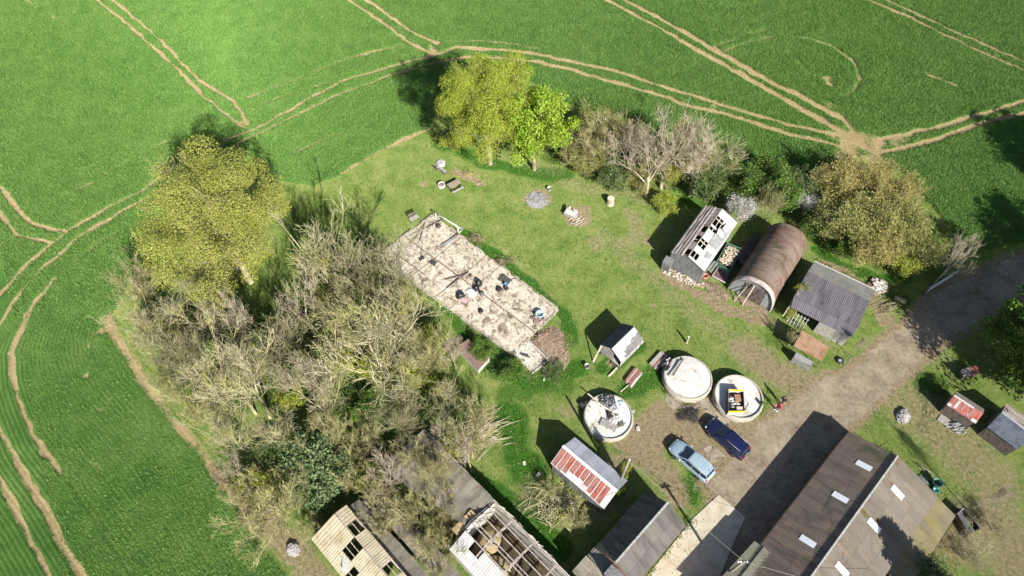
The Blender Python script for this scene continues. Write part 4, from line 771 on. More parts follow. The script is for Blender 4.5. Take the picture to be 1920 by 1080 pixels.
def beam(name, label, cat, p, q, w_, h_, m, group=None):
    p, q = Vector(p), Vector(q); o = thing(name, label, cat, ((p.x+q.x)/2, (p.y+q.y)/2, 0), 0, group); c_ = Vector((o.location.x, o.location.y, 0)); b = MB(); b.bar(p-c_, q-c_, w_, h_, 0); b.build('timber', m, o); return o
beam('wooden_beam', 'long pale beam lying along the foot of the stilt hut', 'beam', G3(1141, 706, .12), G3(1206, 640, .45), .14, .14, M_TIMBER)
beam('wooden_plank', 'pale plank leaning on the corner of the stilt hut', 'plank', G3(1112, 679, .03), G3(1128, 648, 2.1), .16, .06, M_TIMBER)
beam('wooden_plank', 'grey plank sloping from the grass to the stilt hut door', 'plank', G3(1147, 676, .05), G3(1156, 690, .75), .14, .05, M_WOODGREY)
# --- red and white roofed shed
fr = Frame((1057, 838), (1155, 920), 3.1); L = fr.L
rs = fr.thing('striped_shed', 'shed with one silver roof slope and one of red and white striped sheets', 'shed'); zr, ze, wl, wr = 3.1, 2.0, 1.8, 1.68; pl, pr = roofpt(zr, ze, wl, 1), roofpt(zr, ze, wr, -1)
b = MB(); b.sheet(pl(-.1, .02), pl(L+.12, .02), pl(L+.15, 1), pl(-.05, 1), 40, .016, per=4); b.build('silver_slope', M_SILVER, rs)
b = MB(); b.sheet(pr(-.1, .02), pr(L+.12, .02), pr(L+.12, 1.0), pr(-.1, 1.0), 40, .012, per=4); b.build('white_slope', M_WHITERUST, rs)
b = MB(); up = Vector((0, 0, .026)); nS = 10; g_ = random.Random(4); lens = [.99, .99, .93, .72, .70, .66, .74, .9, .97, .98]
for k in range(nS):
    xa = -.02+k*(L-.35)/nS; b.sheet(pr(xa, .06)+up, pr(xa+(L-.35)/nS-.10, .06)+up, pr(xa+(L-.35)/nS-.10, lens[k])+up, pr(xa, lens[k]+g_.uniform(-.03, .01))+up, 3, .012, per=4)
b.build('red_sheets', M_RUSTRED, rs)
b = MB(); b.bar((-.12, 0, zr+.045), (L+.12, 0, zr+.045), .3, .04); b.build('ridge_cap', mat('pale_blue_cap', [(.36, (.44, .48, .52)), (.64, (.62, .66, .70))], 3), rs)
b = MB(); b.poly([(.05, wl-.12, 0), (.05, -wr+.12, 0), (.05, -wr+.12, ze), (.05, 0, zr-.06), (.05, wl-.12, ze)]); b.poly([(L-.05, wl-.12, 0), (L-.05, wl-.12, ze), (L-.05, 0, zr-.06), (L-.05, -wr+.12, ze), (L-.05, -wr+.12, 0)])
b.box((L/2, wl-.14, ze/2-.02), (L-.14, .05, ze-.06)); b.box((L/2, -wr+.14, ze/2-.02), (L-.14, .05, ze-.06)); b.build('wall', M_TAR, rs)
# --- dark gabled barn at the bottom
fr = Frame((1155.5, 1054), (1252, 943), 4.1); L = fr.L
db = fr.thing('dark_barn', 'narrow barn with a dark grey corrugated gable roof beside the concrete strip', 'barn'); wl, wr = 2.15, 2.3
b = MB(); b.sheet((0, -.02, 4.1), (L+.1, -.02, 4.1), (L+.1, -wr, 2.6), (0, -wr, 2.6), 46, .018, per=4); b.build('right_slope', M_DARKBARN, db)
b = MB(); b.sheet((L+.1, .12, 3.75), (0, .12, 3.75), (0, wl, 2.5), (L+.1, wl, 2.5), 46, .018, per=4); b.build('left_slope', M_DARKMOSS, db)
b = MB(); b.bar((-.05, 0, 4.13), (L+.12, 0, 4.13), .18, .06); b.build('ridge_cap', M_RIDGE, db)
b = MB(); b.poly([(L-.02, wl-.1, 0), (L-.02, wl-.1, 2.48), (L-.02, .1, 3.7), (L-.02, .1, 4.05), (L-.02, -wr+.1, 2.6), (L-.02, -wr+.1, 0)]); b.poly([(.06, wl-.1, 0), (.06, -wr+.1, 0), (.06, -wr+.1, 2.6), (.06, .1, 4.05), (.06, .1, 3.7), (.06, wl-.1, 2.48)])
b.box((L/2, wl-.12, 1.2), (L-.2, .06, 2.4)); b.box((L/2, -wr+.12, 1.25), (L-.2, .06, 2.5)); b.box((L/2, .13, 3.9), (L-.1, .04, .3)); b.build('wall', M_BRICK, db)
b = MB(); b.sheet((0, wl+.05, 2.3), (0, -.2, 3.2), (-1.3, -.1, 2.1), (-1.2, wl+.05, 1.6), 10, .015); b.build('hipped_end', M_GREYFELT, db)
b = MB(); b.box((-.75, -.55, 2.1), (.9, 1.3, 2.6)); b.box((-.75, -.55, 3.45), (1.05, 1.45, .12)); b.build('porch', M_TAR, db)
# --- big barn with rooflights
fr = Frame((1522, 1080), (1683, 856), 4.4); L = fr.L; xa = -9.0
bb = fr.thing('great_barn', 'large barn with brown and tan corrugated slopes, white rooflights and a pale ridge', 'barn'); wl, wr, zl = 4.15, 4.6, 2.5
zR = lambda y: 4.4-(4.4-2.8)*y/wr
b = MB(); b.sheet((xa, -.02, 4.4), (L+.05, -.02, 4.4), (L+.25, -wr, 2.8), (xa, -wr, 2.8), 110, .02, per=4); b.build('right_slope', M_BARNRIGHT, bb)
zL = lambda y: 4.28-(4.28-zl)*y/wl
b = MB(); b.sheet((L+.1, .1, 4.28), (xa, .1, 4.28), (xa, wl, zl), (L+.2, wl, zl), 110, .02, per=4); b.build('left_slope', M_BARNBROWN, bb)
b = MB(); b.bar((xa, 0, 4.43), (L+.1, 0, 4.43), .15, .06); b.build('ridge_cap', M_RIDGE, bb)
b = MB(); b.poly([(L, wl-.1, 0), (L, wl-.1, zl-.04), (L, .1, 4.24), (L, .1, 4.35), (L, -wr+.1, 2.75), (L, -wr+.1, 0)]); b.box(((xa+L)/2, wl-.13, 1.2), (L-xa-.1, .08, 2.4)); b.box(((xa+L)/2, -wr+.13, 1.3), (L-xa-.1, .08, 2.6)); b.box(((xa+L)/2, .12, 4.31), (L-xa-.05, .05, .10))
b.build('wall', M_BRICK, bb)
c2 = [fr.l(1755.6, 930, 2.8), fr.l(1793, 966, 2.2), fr.l(1751, 1034, 2.2)]
b = MB(); xe = c2[0].x; b.sheet((xe-9, -wr+.05, 2.75), (xe, -wr+.05, 2.75), (xe, c2[1].y, 2.15), (xe-9, c2[1].y, 2.15), 60, .02, per=4); b.build('outshut_roof', M_MOSS, bb)
b = MB(); b.poly([(xe-.05, -wr, 0), (xe-.05, -wr, 2.7), (xe-.05, c2[1].y+.1, 2.1), (xe-.05, c2[1].y+.1, 0)]); b.box((xe-4.5, c2[1].y+.12, 1.02), (8.9, .08, 2.04)); b.build('outshut_wall', M_BRICK, bb)
def rooflight(px, py, z, left, g0):
    p = fr.l(px, py, z); y = abs(p.y); f = zL if left else zR; sg = 1 if left else -1
    b = MB(); h = .62; wdt = .29
    P = [Vector((p.x-wdt, sg*(y-h), f(y-h)+.055)), Vector((p.x+wdt, sg*(y-h), f(y-h)+.055)), Vector((p.x+wdt, sg*(y+h), f(y+h)+.055)), Vector((p.x-wdt, sg*(y+h), f(y+h)+.055))]
    if left: P = [P[1], P[0], P[3], P[2]]
    b.sheet(P[0], P[1], P[2], P[3], 4, .003); b.build('rooflight', M_SKYLIGHT, bb)
for px, py in ((1616, 876), (1572, 935), (1511, 1017)): rooflight(px, py, 3.2, True, 0)
for px, py in ((1682, 924), (1638, 986), (1578, 1069)): rooflight(px, py, 3.75, False, 0)
b = MB()
for x_, y_ in ((10.3, 1), ): pass
pA, pB = fr.l(1427, 1024, 2.4), fr.l(1500, 1065, 2.9)
b.sheet((pA.x, wl-.3, 2.62), (pA.x-7, wl-.3, 2.62), (pA.x-7, wl+1.0, 2.2), (pA.x, wl+.55, 2.3), 60, .025, per=4); b.sheet((pA.x-.2, 1.7, 3.32), (pA.x-4.5, 1.3, 3.45), (pA.x-6, wl-.25, 2.7), (pA.x, wl-.25, 2.7), 40, .025, per=4); b.build('ribbed_patch', M_YELLOWRIB, bb)
# --- cream roofed ruin at the bottom left
fr = Frame((631, 966), (717, 1069), 4.0); L = fr.L
r1 = fr.thing('ruined_shed', 'ruined shed with a cream sheet roof broken by dark square holes', 'shed')
ze1 = 3.0; le = fr.l(605, 980, 3.4).y; 
WL1 = -1.15; WR1 = 0
yR, yL = -2.75, 1.15      # local: y>0 is the side towards the upper right
zf = lambda y: 4.0-.30*y if y > 0 else 4.0+.33*y
X1 = L+4.5
def cell(bm, x0, x1, y0, y1, lift=0.0, wv=5): bm.sheet((x0, y0, zf(y0)+lift), (x1-.02, y0, zf(y0)+lift), (x1-.02, y1, zf(y1)+lift), (x0, y1, zf(y1)+lift), wv, .012)
b = MB()
xs = [-.25, 1.35, 2.55, 3.75, 4.95, 6.15, 7.4, X1]
for i in range(len(xs)-1):
    x0_, x1_ = xs[i], xs[i+1]
    if i not in (1, 5): cell(b, x0_, x1_, .05, 1.15)
    if i not in (2,): cell(b, x0_, x1_, -1.45, -.05)
    cell(b, x0_, x1_, -2.75, -1.47) if i not in (3,) else cell(b, x0_, x0_+.5, -2.75, -1.47)
b.build('roof', M_CREAM, r1)
b = MB(); b.box((3.6, -1.9, zf(-1.9)+.10), (.55, 1.15, .03), .9, tilt=(-.1, .25)); b.build('loose_panel', M_WHITE, r1)
b = MB()
for y in (1.1, .55, .02, -.5, -1.0, -1.46, -2.1, -2.72): b.bar((-.2, y, zf(y)-.07), (X1, y, zf(y)-.07), .07, .1)
b.build('purlins', M_STEELRUST, r1)
b = MB(); b.box((X1/2, 1.05, 1.75), (X1, .1, 3.4)); b.box((X1/2, -2.6, 1.5), (X1, .1, 2.9)); b.poly([(-.1, 1.0, 0), (-.1, -2.55, 0), (-.1, -2.55, zf(-2.6)-.05), (-.1, 0, 3.9), (-.1, 1.0, zf(1)-.05)][::-1]); b.build('wall', M_BLOCK, r1)
b = MB(); b.sheet((-.2, 1.12, 3.1), (X1, 1.12, 3.1), (X1, 2.6, 2.6), (-.2, 2.3, 2.6), 70, .012, 4, per=4, jit=.09); b.sheet((.9, 2.7, 2.0), (X1, 2.9, 2.0), (X1, 4.6, 1.6), (1.5, 4.3, 1.6), 60, .012, 4, per=4, jit=.14); b.build('grey_side_roof', M_GREYASB, r1)
# --- roofless ruin with open trusses
fr = Frame((926.6, 940), (1065, 1080), 3.2); L = fr.L
r2 = fr.thing('open_ruin', 'roofless ruin with bare purlins and trusses open to the sky', 'shed'); W = 5.3; X1 = L+3; zk = lambda f: 3.2+1.0*(1-abs(f-.5)*2)
P2 = lambda x, f: Vector((x, -W*f, zk(f)))
b = MB(); b.box((X1/2, 0, 1.6), (X1+.3, .22, 3.2)); b.box((X1/2, -W, 1.55), (X1+.3, .22, 3.1)); b.poly([(-.05, 0, 0), (-.05, 0, 3.15), (-.05, -W/2, 4.05), (-.05, -W, 3.15), (-.05, -W, 0)]); b.poly([(.12, 0, 0), (.12, -W, 0), (.12, -W, 3.15), (.12, -W/2, 4.05), (.12, 0, 3.15)]); b.build('wall', M_BLOCK, r2)
b = MB(); b.box((X1/2, -W/2, .05), (X1-.3, W-.3, .1)); b.build('floor', mat('shade_tinted_earth_floor', [(.36, (0.015, 0.012, 0.006)), (.5, (0.035, 0.027, 0.014)), (.64, (0.059, 0.045, 0.025))], .7), r2)  # interior shade painted in: earth coloured dark brown instead of being shadowed
for k, x_ in enumerate((2.3, 4.9, 7.5, 10)):
    b = MB(); b.bar(P2(x_, .03), P2(x_, .5), .1, .14); b.bar(P2(x_, .5), P2(x_, .97), .1, .14); b.bar((x_, -.15, 3.15), (x_, -W+.15, 3.15), .09, .12); b.bar((x_, -W*.5, 3.15), P2(x_, .5), .07); b.bar((x_, -W*.3, 3.15), P2(x_, .42), .06); b.bar((x_, -W*.7, 3.15), P2(x_, .58), .06); b.build('truss', M_STEELRUST, r2)
for f in (.02, .16, .32, .47, .53, .68, .84):
    b = MB(); b.bar(P2(.15, f)+Vector((0, 0, .1)), P2(X1, f)+Vector((0, 0, .1)), .085, .1); b.build('purlin', M_STEELRUST, r2)
b = MB()
for x0_, x1_, f0, f1 in ((.2, 1.4, .68, 1.04), (1.4, 2.6, .84, 1.04), (2.6, 3.8, .70, 1.04), (3.8, 5.0, .70, 1.04), (5.0, 6.2, .84, 1.04)):
    b.sheet(P2(x0_, f0)+Vector((0, 0, .17)), P2(x1_-.02, f0)+Vector((0, 0, .17)), P2(x1_-.02, f1)+Vector((0, 0, .17)), P2(x0_, f1)+Vector((0, 0, .17)), 5, .012)
b.build('roof_panels', M_WHITE, r2)
b = MB(); b.lump((1.5, -W*.45, .1), (1.1, 1.6, .7), 3); b.lump((3.6, -W*.62, .1), (1.2, .9, .5), 5); b.build('earth_heap', mat('yellow_sand_heap', [(.36, (0.144, 0.114, 0.054)), (.64, (0.276, 0.222, 0.120))], 2), r2)
b = MB(); g_ = random.Random(8)
for k in range(26): x_ = g_.uniform(.2, X1); b.bar((x_, g_.uniform(-.1, .25), 3.23), (x_+g_.uniform(.4, 1.2), g_.uniform(-.1, .25), 3.28), .05)
b.build('wall_top_debris', M_TIMBER, r2)
b = MB(); b.sheet((-.15, .1, 3.15), (-9.5, .1, 3.15), (-9.5, -W+.1, 3.1), (-.15, -W*.62, 3.6), 70, .012, 6, per=4, jit=.22, seed=4); b.build('grey_roof', M_GREYASB, r2)
b = MB(); b.box((-4.8, .1, 1.5), (9.4, .15, 3.0)); b.box((-9.4, -W/2, 1.5), (.15, W, 3.0)); b.build('grey_wing_wall', M_BLOCK, r2)
b = MB(); b.sheet((-.05, -2.0, 3.75), (-.05, -4.3, 3.45), (-.85, -4.3, 3.35), (-.85, -2.0, 3.65), 6, .03); b.build('rust_sheet', mat('tan_rust_sheet', [(.36, (.24, .16, .08)), (.64, (.42, .30, .17))], 2), r2)
# --- low brown brick block beside the slab
c4 = [G3(878, 636, 1.1), G3(919, 669, 1.1), G3(897, 694, 1.1), G3(856, 652, 1.1)]; o0 = Vector((*G(888, 665), 0)); P_ = [p-o0 for p in c4]
bk = thing('brick_block', 'low flat-topped brown brick block at the edge of the wood', 'outbuilding', o0)
b = MB(); b.prism([(p.x*.95, p.y*.95) for p in P_][::-1], 0, 1.05); b.build('wall', M_BLOCK, bk)
b = MB(); b.prism([(p.x, p.y) for p in P_][::-1], 1.06, 1.16); b.build('brick_top', mat('brown_brick_top', [(.36, (.085, .050, .038)), (.5, (.150, .092, .070)), (.64, (.22, .150, .12))], 3, (1, 4, 1), bump=.5), bk)
# --- small buildings on the right
fr = Frame((1791, 740.6), (1844, 775), 2.3); L = fr.L
sr = fr.thing('small_hut', 'small hut with a red-patched white roof on the right grass', 'hut'); b = MB(); wl, wr = .75, 1.15
pl, pr = roofpt(2.3, 1.95, wl, 1), roofpt(2.3, 1.75, wr, -1)
b.sheet(pr(-.05, 0), pr(L, 0), pr(L, 1), pr(-.05, 1), 18, .015, per=4); b.build('front_slope', M_RUSTRED, sr); b = MB(); b.sheet(pl(L, 0), pl(0, 0), pl(0, 1), pl(L, 1), 18, .015, per=4); b.build('back_slope', mat('dull_rust_sheet', [(.36, (.10, .085, .07)), (.64, (.22, .19, .16))], 2), sr)
b = MB(); up = Vector((0, 0, .03))
for x0_, x1_, f0, f1 in ((-.05, 1.9, .02, .14), (.5, .75, .2, .9), (-.05, .3, .75, 1.0), (1.1, 1.22, .2, .7), (L-.5, L, .75, 1.0)): b.sheet(pr(x0_, f0)+up, pr(x1_, f0)+up, pr(x1_, f1)+up, pr(x0_, f1)+up, 4, .01)
b.build('white_sheets', M_WHITERUST, sr)
b = MB(); b.box((L/2, -wr+.15, .85), (L-.1, .06, 1.7)); b.box((L/2, wl-.1, .9), (L-.1, .06, 1.8)); b.poly([(.05, wl-.1, 0), (.05, -wr+.1, 0), (.05, -wr+.1, 1.7), (.05, 0, 2.25), (.05, wl-.1, 1.9)]); b.poly([(L-.05, wl-.1, 0), (L-.05, wl-.1, 1.9), (L-.05, 0, 2.25), (L-.05, -wr+.1, 1.7), (L-.05, -wr+.1, 0)]); b.build('wall', M_DARKWOOD, sr)
b = MB(); 
for k in range(5): b.bar((.3, -wr-.1-.18*k, .05+.01*k), (L-.3, -wr-.12-.18*k, .06), .1)
b.build('step', M_WOODGREY, sr)
c4 = [G3(1801, 693, 1.0), G3(1832, 685, 1.0), G3(1838.6, 699, 1.0), G3(1806.7, 706, 1.0)]; o0 = Vector((*G(1820, 700), 0)); P_ = [p-o0 for p in c4]
cr = thing('animal_hutch', 'rust-brown topped wooden hutch in the tree shade on the right', 'hutch', o0); b = MB(); b.prism([(p.x*.9, p.y*.9) for p in P_][::-1], .05, .92); b.build('box', M_DARKWOOD, cr)
b = MB(); m1, m2 = (P_[0]+P_[1])/2, (P_[3]+P_[2])/2; b.sheet(m1, P_[1], P_[2], m2, 8, .015); b.build('rust_lid', M_RUSTRED, cr); b = MB(); b.sheet(P_[0], m1-Vector((.02, 0, 0)), m2-Vector((.02, 0, 0)), P_[3], 3, .02, 3, jit=.05); b.build('grey_lid', M_BROWNCORR, cr)
fr = Frame((1878, 773), (1935, 815), 2.6); L = fr.L
ds = fr.thing('dark_shed', 'dark blue-black shed at the right edge of the photo', 'shed'); b = MB(); b.sheet((0, 0, 2.6), (L, 0, 2.6), (L, -1.9, 1.9), (0, -1.9, 1.9), 16, .012); b.build('front_slope', mat('blue_black_felt', [(.36, (.030, .036, .048)), (.5, (.055, .065, .085)), (.64, (.09, .105, .13))], 1.5), ds)
b = MB(); b.sheet((L, 0, 2.6), (0, 0, 2.6), (0, 1.9, 1.9), (L, 1.9, 1.9), 16, .012); b.build('back_slope', M_BROWNCORR, ds); b = MB(); b.bar((0, 0, 2.63), (L, 0, 2.63), .2, .05); b.build('ridge_cap', M_SILVER, ds)
b = MB(); b.box((L/2, 0, .95), (L-.1, 3.6, 1.9)); b.poly([(.04, 1.7, 1.9), (.04, -1.7, 1.9), (.04, 0, 2.55)]); b.build('wall', M_DARKWOOD, ds)
beam('wooden_beam', 'orange-brown beam lying at the corner of the dark blue shed', 'beam', G3(1862, 813, .3), G3(1884, 802, .6), .16, .14, mat('orange_timber', [(.36, (.26, .12, .06)), (.64, (.42, .22, .12))], 3))
conifer((37.6, 4.0), 12.5, 4.2, 'dark conifer beyond the corner of the great barn, shading its roof', 5)
# ------------------------------------------------------------------ concrete: pads, floor slab, tanks
def pad(name, pts, h, m, label=None, z0=-.15):
    P = [Vector(G(*p)) for p in pts]; c = sum(P, Vector((0, 0)))/len(P); b = MB(); b.prism([(p.x-c.x, p.y-c.y) for p in P][::-1], z0, h)
    o = b.build(name, m, None, (c.x, c.y, 0)); return tag(o, label, None, kind='structure')
M_PAD = mat('yellowish_concrete', [(.34, (.260, .220, .150)), (.5, (.370, .325, .240)), (.66, (.460, .415, .325))], .8, bump=.2, spots=[((.24, .15, .075), .55, .66, .73), ((.22, .20, .16), 2.5, .64, .76)])
pad('concrete_pavement', [(1347, 928), (1397, 970), (1378, 1012), (1352, 1075), (1330, 1150), (1160, 1150), (1212, 1082), (1298, 974)], .06, M_PAD)
pad('concrete_pavement', [(1318, 842), (1333, 832), (1362, 858), (1338, 868), (1330, 866)], .035, mat('dusty_concrete', [(.34, (.15, .12, .085)), (.5, (.22, .185, .14)), (.66, (.30, .26, .20))], 1.4, spots=[((.13, .11, .06), 1.1, .5, .66)]))
pad('concrete_pavement', [(1252, 735), (1282, 752), (1330, 740), (1345, 765), (1372, 790), (1352, 800), (1318, 768), (1288, 765), (1262, 768), (1246, 752)], .03, mat('dusty_concrete', [], 1))
fr = Frame((705, 482), (960, 666), 0.25)
A_, B_, C_, D_ = Vector(G(812, 404)), Vector(G(1048, 582)), Vector(G(960, 666)), Vector(G(705, 482)); o0 = (A_+B_+C_+D_)/4
M_BLOCKDK = mat('mossy_kerb', [(.34, (.14, .115, .08)), (.5, (.27, .235, .18)), (.66, (.38, .345, .28))], 3, bump=.5, spots=[((.07, .10, .03), 1.2, .52, .66)])
SL = thing('floor_slab', 'long pale concrete floor of a demolished building, stained and littered', 'floor slab', (o0.x, o0.y, 0), math.atan2((B_-A_).y, (B_-A_).x))
aS = SL.rotation_euler.z; SLX, SLY = 18.2*64/64, 6.95
def sl(px, py, z=0.0):
    p = Vector(G(px, py, z))-o0; return Vector((p.x*math.cos(aS)+p.y*math.sin(aS), -p.x*math.sin(aS)+p.y*math.cos(aS), z))
P_ = [sl(812, 404), sl(1048, 582), sl(960, 666), sl(705, 482)]
M_SLAB = mat('bleached_floor', [(.33, (.245, .190, .130)), (.44, (.375, .312, .230)), (.54, (.460, .402, .315)), (.66, (.530, .485, .405))], .7, bump=.3, detail=8, spots=[((.140, .100, .068), .85, .53, .63), ((.22, .175, .13), 1.6, .50, .64), ((.47, .47, .40), .35, .56, .70), ((.16, .12, .09), 2.6, .57, .68), ((.24, .125, .075), .55, .62, .72)])
b = MB(); b.prism([(p.x, p.y) for p in P_][::-1], -.2, .16); b.build('floor', M_SLAB, SL)
def ssl(p, q, t): return p.lerp(q, t)
z1 = .24
for i, (p, q) in enumerate(((P_[0], P_[1]), (P_[1], P_[2]), (P_[3], P_[0]), (P_[2], P_[3]))):
    b = MB(); p_, q_ = p.copy(), q.copy(); p_.z = q_.z = .16; n_k = 14
    for k in range(n_k):
        if R.random() < .22: continue
        b.bar(p_.lerp(q_, k/n_k)+Vector((R.gauss(0, .02), R.gauss(0, .02), R.gauss(0, .012))), p_.lerp(q_, (k+R.uniform(.8, .98))/n_k)+Vector((R.gauss(0, .02), R.gauss(0, .02), R.gauss(0, .012))), .22, .16)
    b.build('kerb', M_BLOCKDK, SL)
M_JOINT = flat('dirt_joint', (.13, .10, .075), .95)
b = MB()
mA, mB = P_[0].lerp(P_[3], .52), P_[1].lerp(P_[2], .52); b.bar((mA.x, mA.y, .165), (mB.x, mB.y, .165), .12, .05)
for t_ in (.25, .45, .56): p, q = P_[0].lerp(P_[1], t_), P_[3].lerp(P_[2], t_); b.bar((p.x, p.y, .165), (q.x, q.y, .165), .07, .04)
mA, mB = P_[0].lerp(P_[3], .80), P_[1].lerp(P_[2], .80); b.bar((mA.x, mA.y, .165), (mA.lerp(mB, .3).x, mA.lerp(mB, .3).y, .165), .1, .05)
b.build('floor_joint', M_JOINT, SL)
# lower slab at its end, one step down
o1 = Vector((*G(1000, 655), 0)); ls = [G3(961, 664)-o1, G3(991, 640)-o1, G3(1028, 676)-o1, G3(998, 701)-o1]
lw = thing('floor_slab', 'small pale lower slab joined to the right end of the long floor', 'floor slab', o1); b = MB(); b.prism([(p.x, p.y) for p in ls][::-1], -.2, .07); b.build('floor', M_CONC, lw)
for p, q in ((ls[1], ls[2]), (ls[2], ls[3])): b = MB(); b.bar((p.x, p.y, .1), (q.x, q.y, .1), .14, .16); b.build('kerb', M_BLOCK, lw)
def heap(name, label, cat, pts, h, m, n=60, size=(.05, .16), mr=None, seed=1, group=None):
    """a heap of loose pieces lying on a low noisy mound inside the outline pts"""
    P = [Vector(G(*p)) for p in pts]; c = sum(P, Vector((0, 0)))/len(P); o = thing(name, label, cat, (c.x, c.y, 0), 0, group); g = random.Random(seed)
    rx = max(abs(p.x-c.x) for p in P)*.95; ry = max(abs(p.y-c.y) for p in P)*.95
    # principal direction of the outline
    sxx = sum((p.x-c.x)**2 for p in P); syy = sum((p.y-c.y)**2 for p in P); sxy = sum((p.x-c.x)*(p.y-c.y) for p in P); th = .5*math.atan2(2*sxy, sxx-syy); o.rotation_euler.z = th
    Q = [((p.x-c.x)*math.cos(th)+(p.y-c.y)*math.sin(th), -(p.x-c.x)*math.sin(th)+(p.y-c.y)*math.cos(th)) for p in P]; rx = max(abs(q[0]) for q in Q); ry = max(abs(q[1]) for q in Q)
    b = MB(); b.lump((0, 0, -.03), (rx, ry, h), seed, 22, 7, .35); b.build('mound', m, o)
    b = MB()
    for k in range(n):
        a = g.random()*6.28; r = math.sqrt(g.random())*1.02; x, y = math.cos(a)*r*rx, math.sin(a)*r*ry; s = g.uniform(*size); b.rock((x, y, max(.02, h*math.sqrt(max(0, 1-r*r))*.95)), (s, s*g.uniform(.4, .7), s*g.uniform(.3, .6)), g)
    q_ = b.build('rubble', mr or m, o); q_['kind'] = 'stuff'; return o
heap('rubble_heap', 'brown brick rubble spread below the right end of the long floor', 'rubble', [(992, 640), (1022, 610), (1068, 650), (1040, 700), (1025, 672)], .14, M_DIRTY, 420, (.03, .10), mat('brick_bits', [(.36, (.15, .075, .05)), (.5, (.25, .14, .10)), (.64, (.36, .25, .20))], 3), 3)
heap('rubble_heap', 'reddish brick rubble at the tip of the lower slab', 'rubble', [(1015, 690), (1040, 680), (1045, 698), (1020, 705)], .22, mat('red_rubble', [(.36, (.17, .075, .05)), (.64, (.33, .19, .14))], 3, bump=.8), 90, (.04, .11), M_BRICK, 4)
heap('rubble_heap', 'line of pale rubble along the gable of the broken shed', 'rubble', [(1240, 502), (1252, 500), (1322, 527), (1316, 535), (1270, 527)], .22, M_DIRTY, 150, (.05, .17), mat('pale_rubble', [(.34, (.22, .17, .12)), (.5, (.38, .32, .26)), (.66, (.55, .50, .44))], 3), 5)
heap('rubble_heap', 'brown rubble in front of the arched hut', 'rubble', [(1318, 530), (1345, 535), (1368, 562), (1340, 556)], .16, M_DIRTY, 90, (.03, .10), None, 6)
heap('rubbish_heap', 'heap of white and red rubbish behind the purple-grey shed', 'rubbish', [(1628, 530), (1650, 524), (1662, 540), (1650, 552), (1636, 546)], .45, M_DIRTY, 60, (.08, .28), mat('mixed_rubbish', [(.34, (.10, .05, .045)), (.44, (.30, .14, .12)), (.54, (.34, .31, .28)), (.66, (.60, .58, .55))], 6), 7)
heap('ash_heap', 'burnt grey ash circle on the lawn', 'ash heap', [(985, 373), (1007, 360), (1028, 372), (1008, 392)], .10, mat('pale_ash', [(.34, (.045, .044, .043)), (.46, (.12, .116, .112)), (.56, (.21, .203, .198)), (.68, (.31, .30, .295))], 3, (1, 3, 1), bump=.7), 90, (.04, .13), mat('charred_bits', [(.36, (.08, .078, .075)), (.64, (.42, .41, .40))], 6), 8)
heap('ash_heap', 'pale round heap at the lower left corner of the wood', 'ash heap', [(536, 1030), (550, 1015), (564, 1030), (550, 1046)], .55, mat('whitish_brush', [(.34, (.17, .16, .15)), (.64, (.36, .345, .335))], 5, bump=.8), 130, (.04, .12), None, 9)
heap('ash_heap', 'pale round heap on the grass near the great barn', 'ash heap', [(1680, 781), (1692, 767), (1706, 781), (1693, 796)], .5, mat('whitish_brush', [(.34, (.3, .3, .3)), (.64, (.6, .6, .6))], 5), 130, (.04, .12), None, 10)
heap('ash_heap', 'small grey ash pile beside the dark wooden bench', 'ash heap', [(815, 307), (825, 299), (836, 302), (830, 314), (820, 314)], .25, mat('grey_ash', [(.36, (.22, .21, .20)), (.64, (.46, .44, .43))], 4), 50, (.03, .1), None, 11)
# round tanks
M_TANKWALL = mat('tank_concrete', [(.34, (.170, .150, .118)), (.5, (.265, .240, .198)), (.66, (.360, .335, .285))], 2, bump=.4)
M_PLASTER = mat('white_plaster', [(.34, (.390, .372, .330)), (.48, (.490, .478, .440)), (.66, (.560, .552, .525))], .9, bump=.12, spots=[((.30, .25, .185), 1.1, .51, .70), ((.33, .30, .25), 4, .52, .72), ((.17, .145, .11), 2.4, .61, .75)])
def tank(px, py, r, h, label, dome, depth):
    t = thing('round_tank', label, 'tank', (*G(px, py, h), 0), 0, 'round concrete tanks')
    b = MB(); b.lathe([(r+.03, -.1), (r, h*.6), (r, h), (r-.17, h+.01), (r-.19, h-depth)], 56); b.build('wall', M_TANKWALL, t)
    b = MB(); b.lathe([(r+.07, h*.55), (r+.08, h*.68), (r+.01, h*.70)], 56); b.build('rim_band', M_TANKWALL, t)
    b = MB(); b.lathe([(.01, h-depth+dome+.03), (r*.5, h-depth+dome*.75+.03), (r*.8, h-depth+dome*.35+.03), (r-.19, h-depth+.03)], 56, smooth=True); b.build('floor', M_PLASTER, t); return t
TL_ = tank(1141, 780, 2.42, .75, 'round white-floored tank holding poles, pallets and black plastic', .02, .12)
TM_ = tank(1290, 707, 2.45, .95, 'round tank with a domed white lid and boards piled at its left edge', .14, .05)
TR_ = tank(1385.5, 743, 2.42, .95, 'round white-floored tank with a yellow-edged crate standing in it', .02, .16)
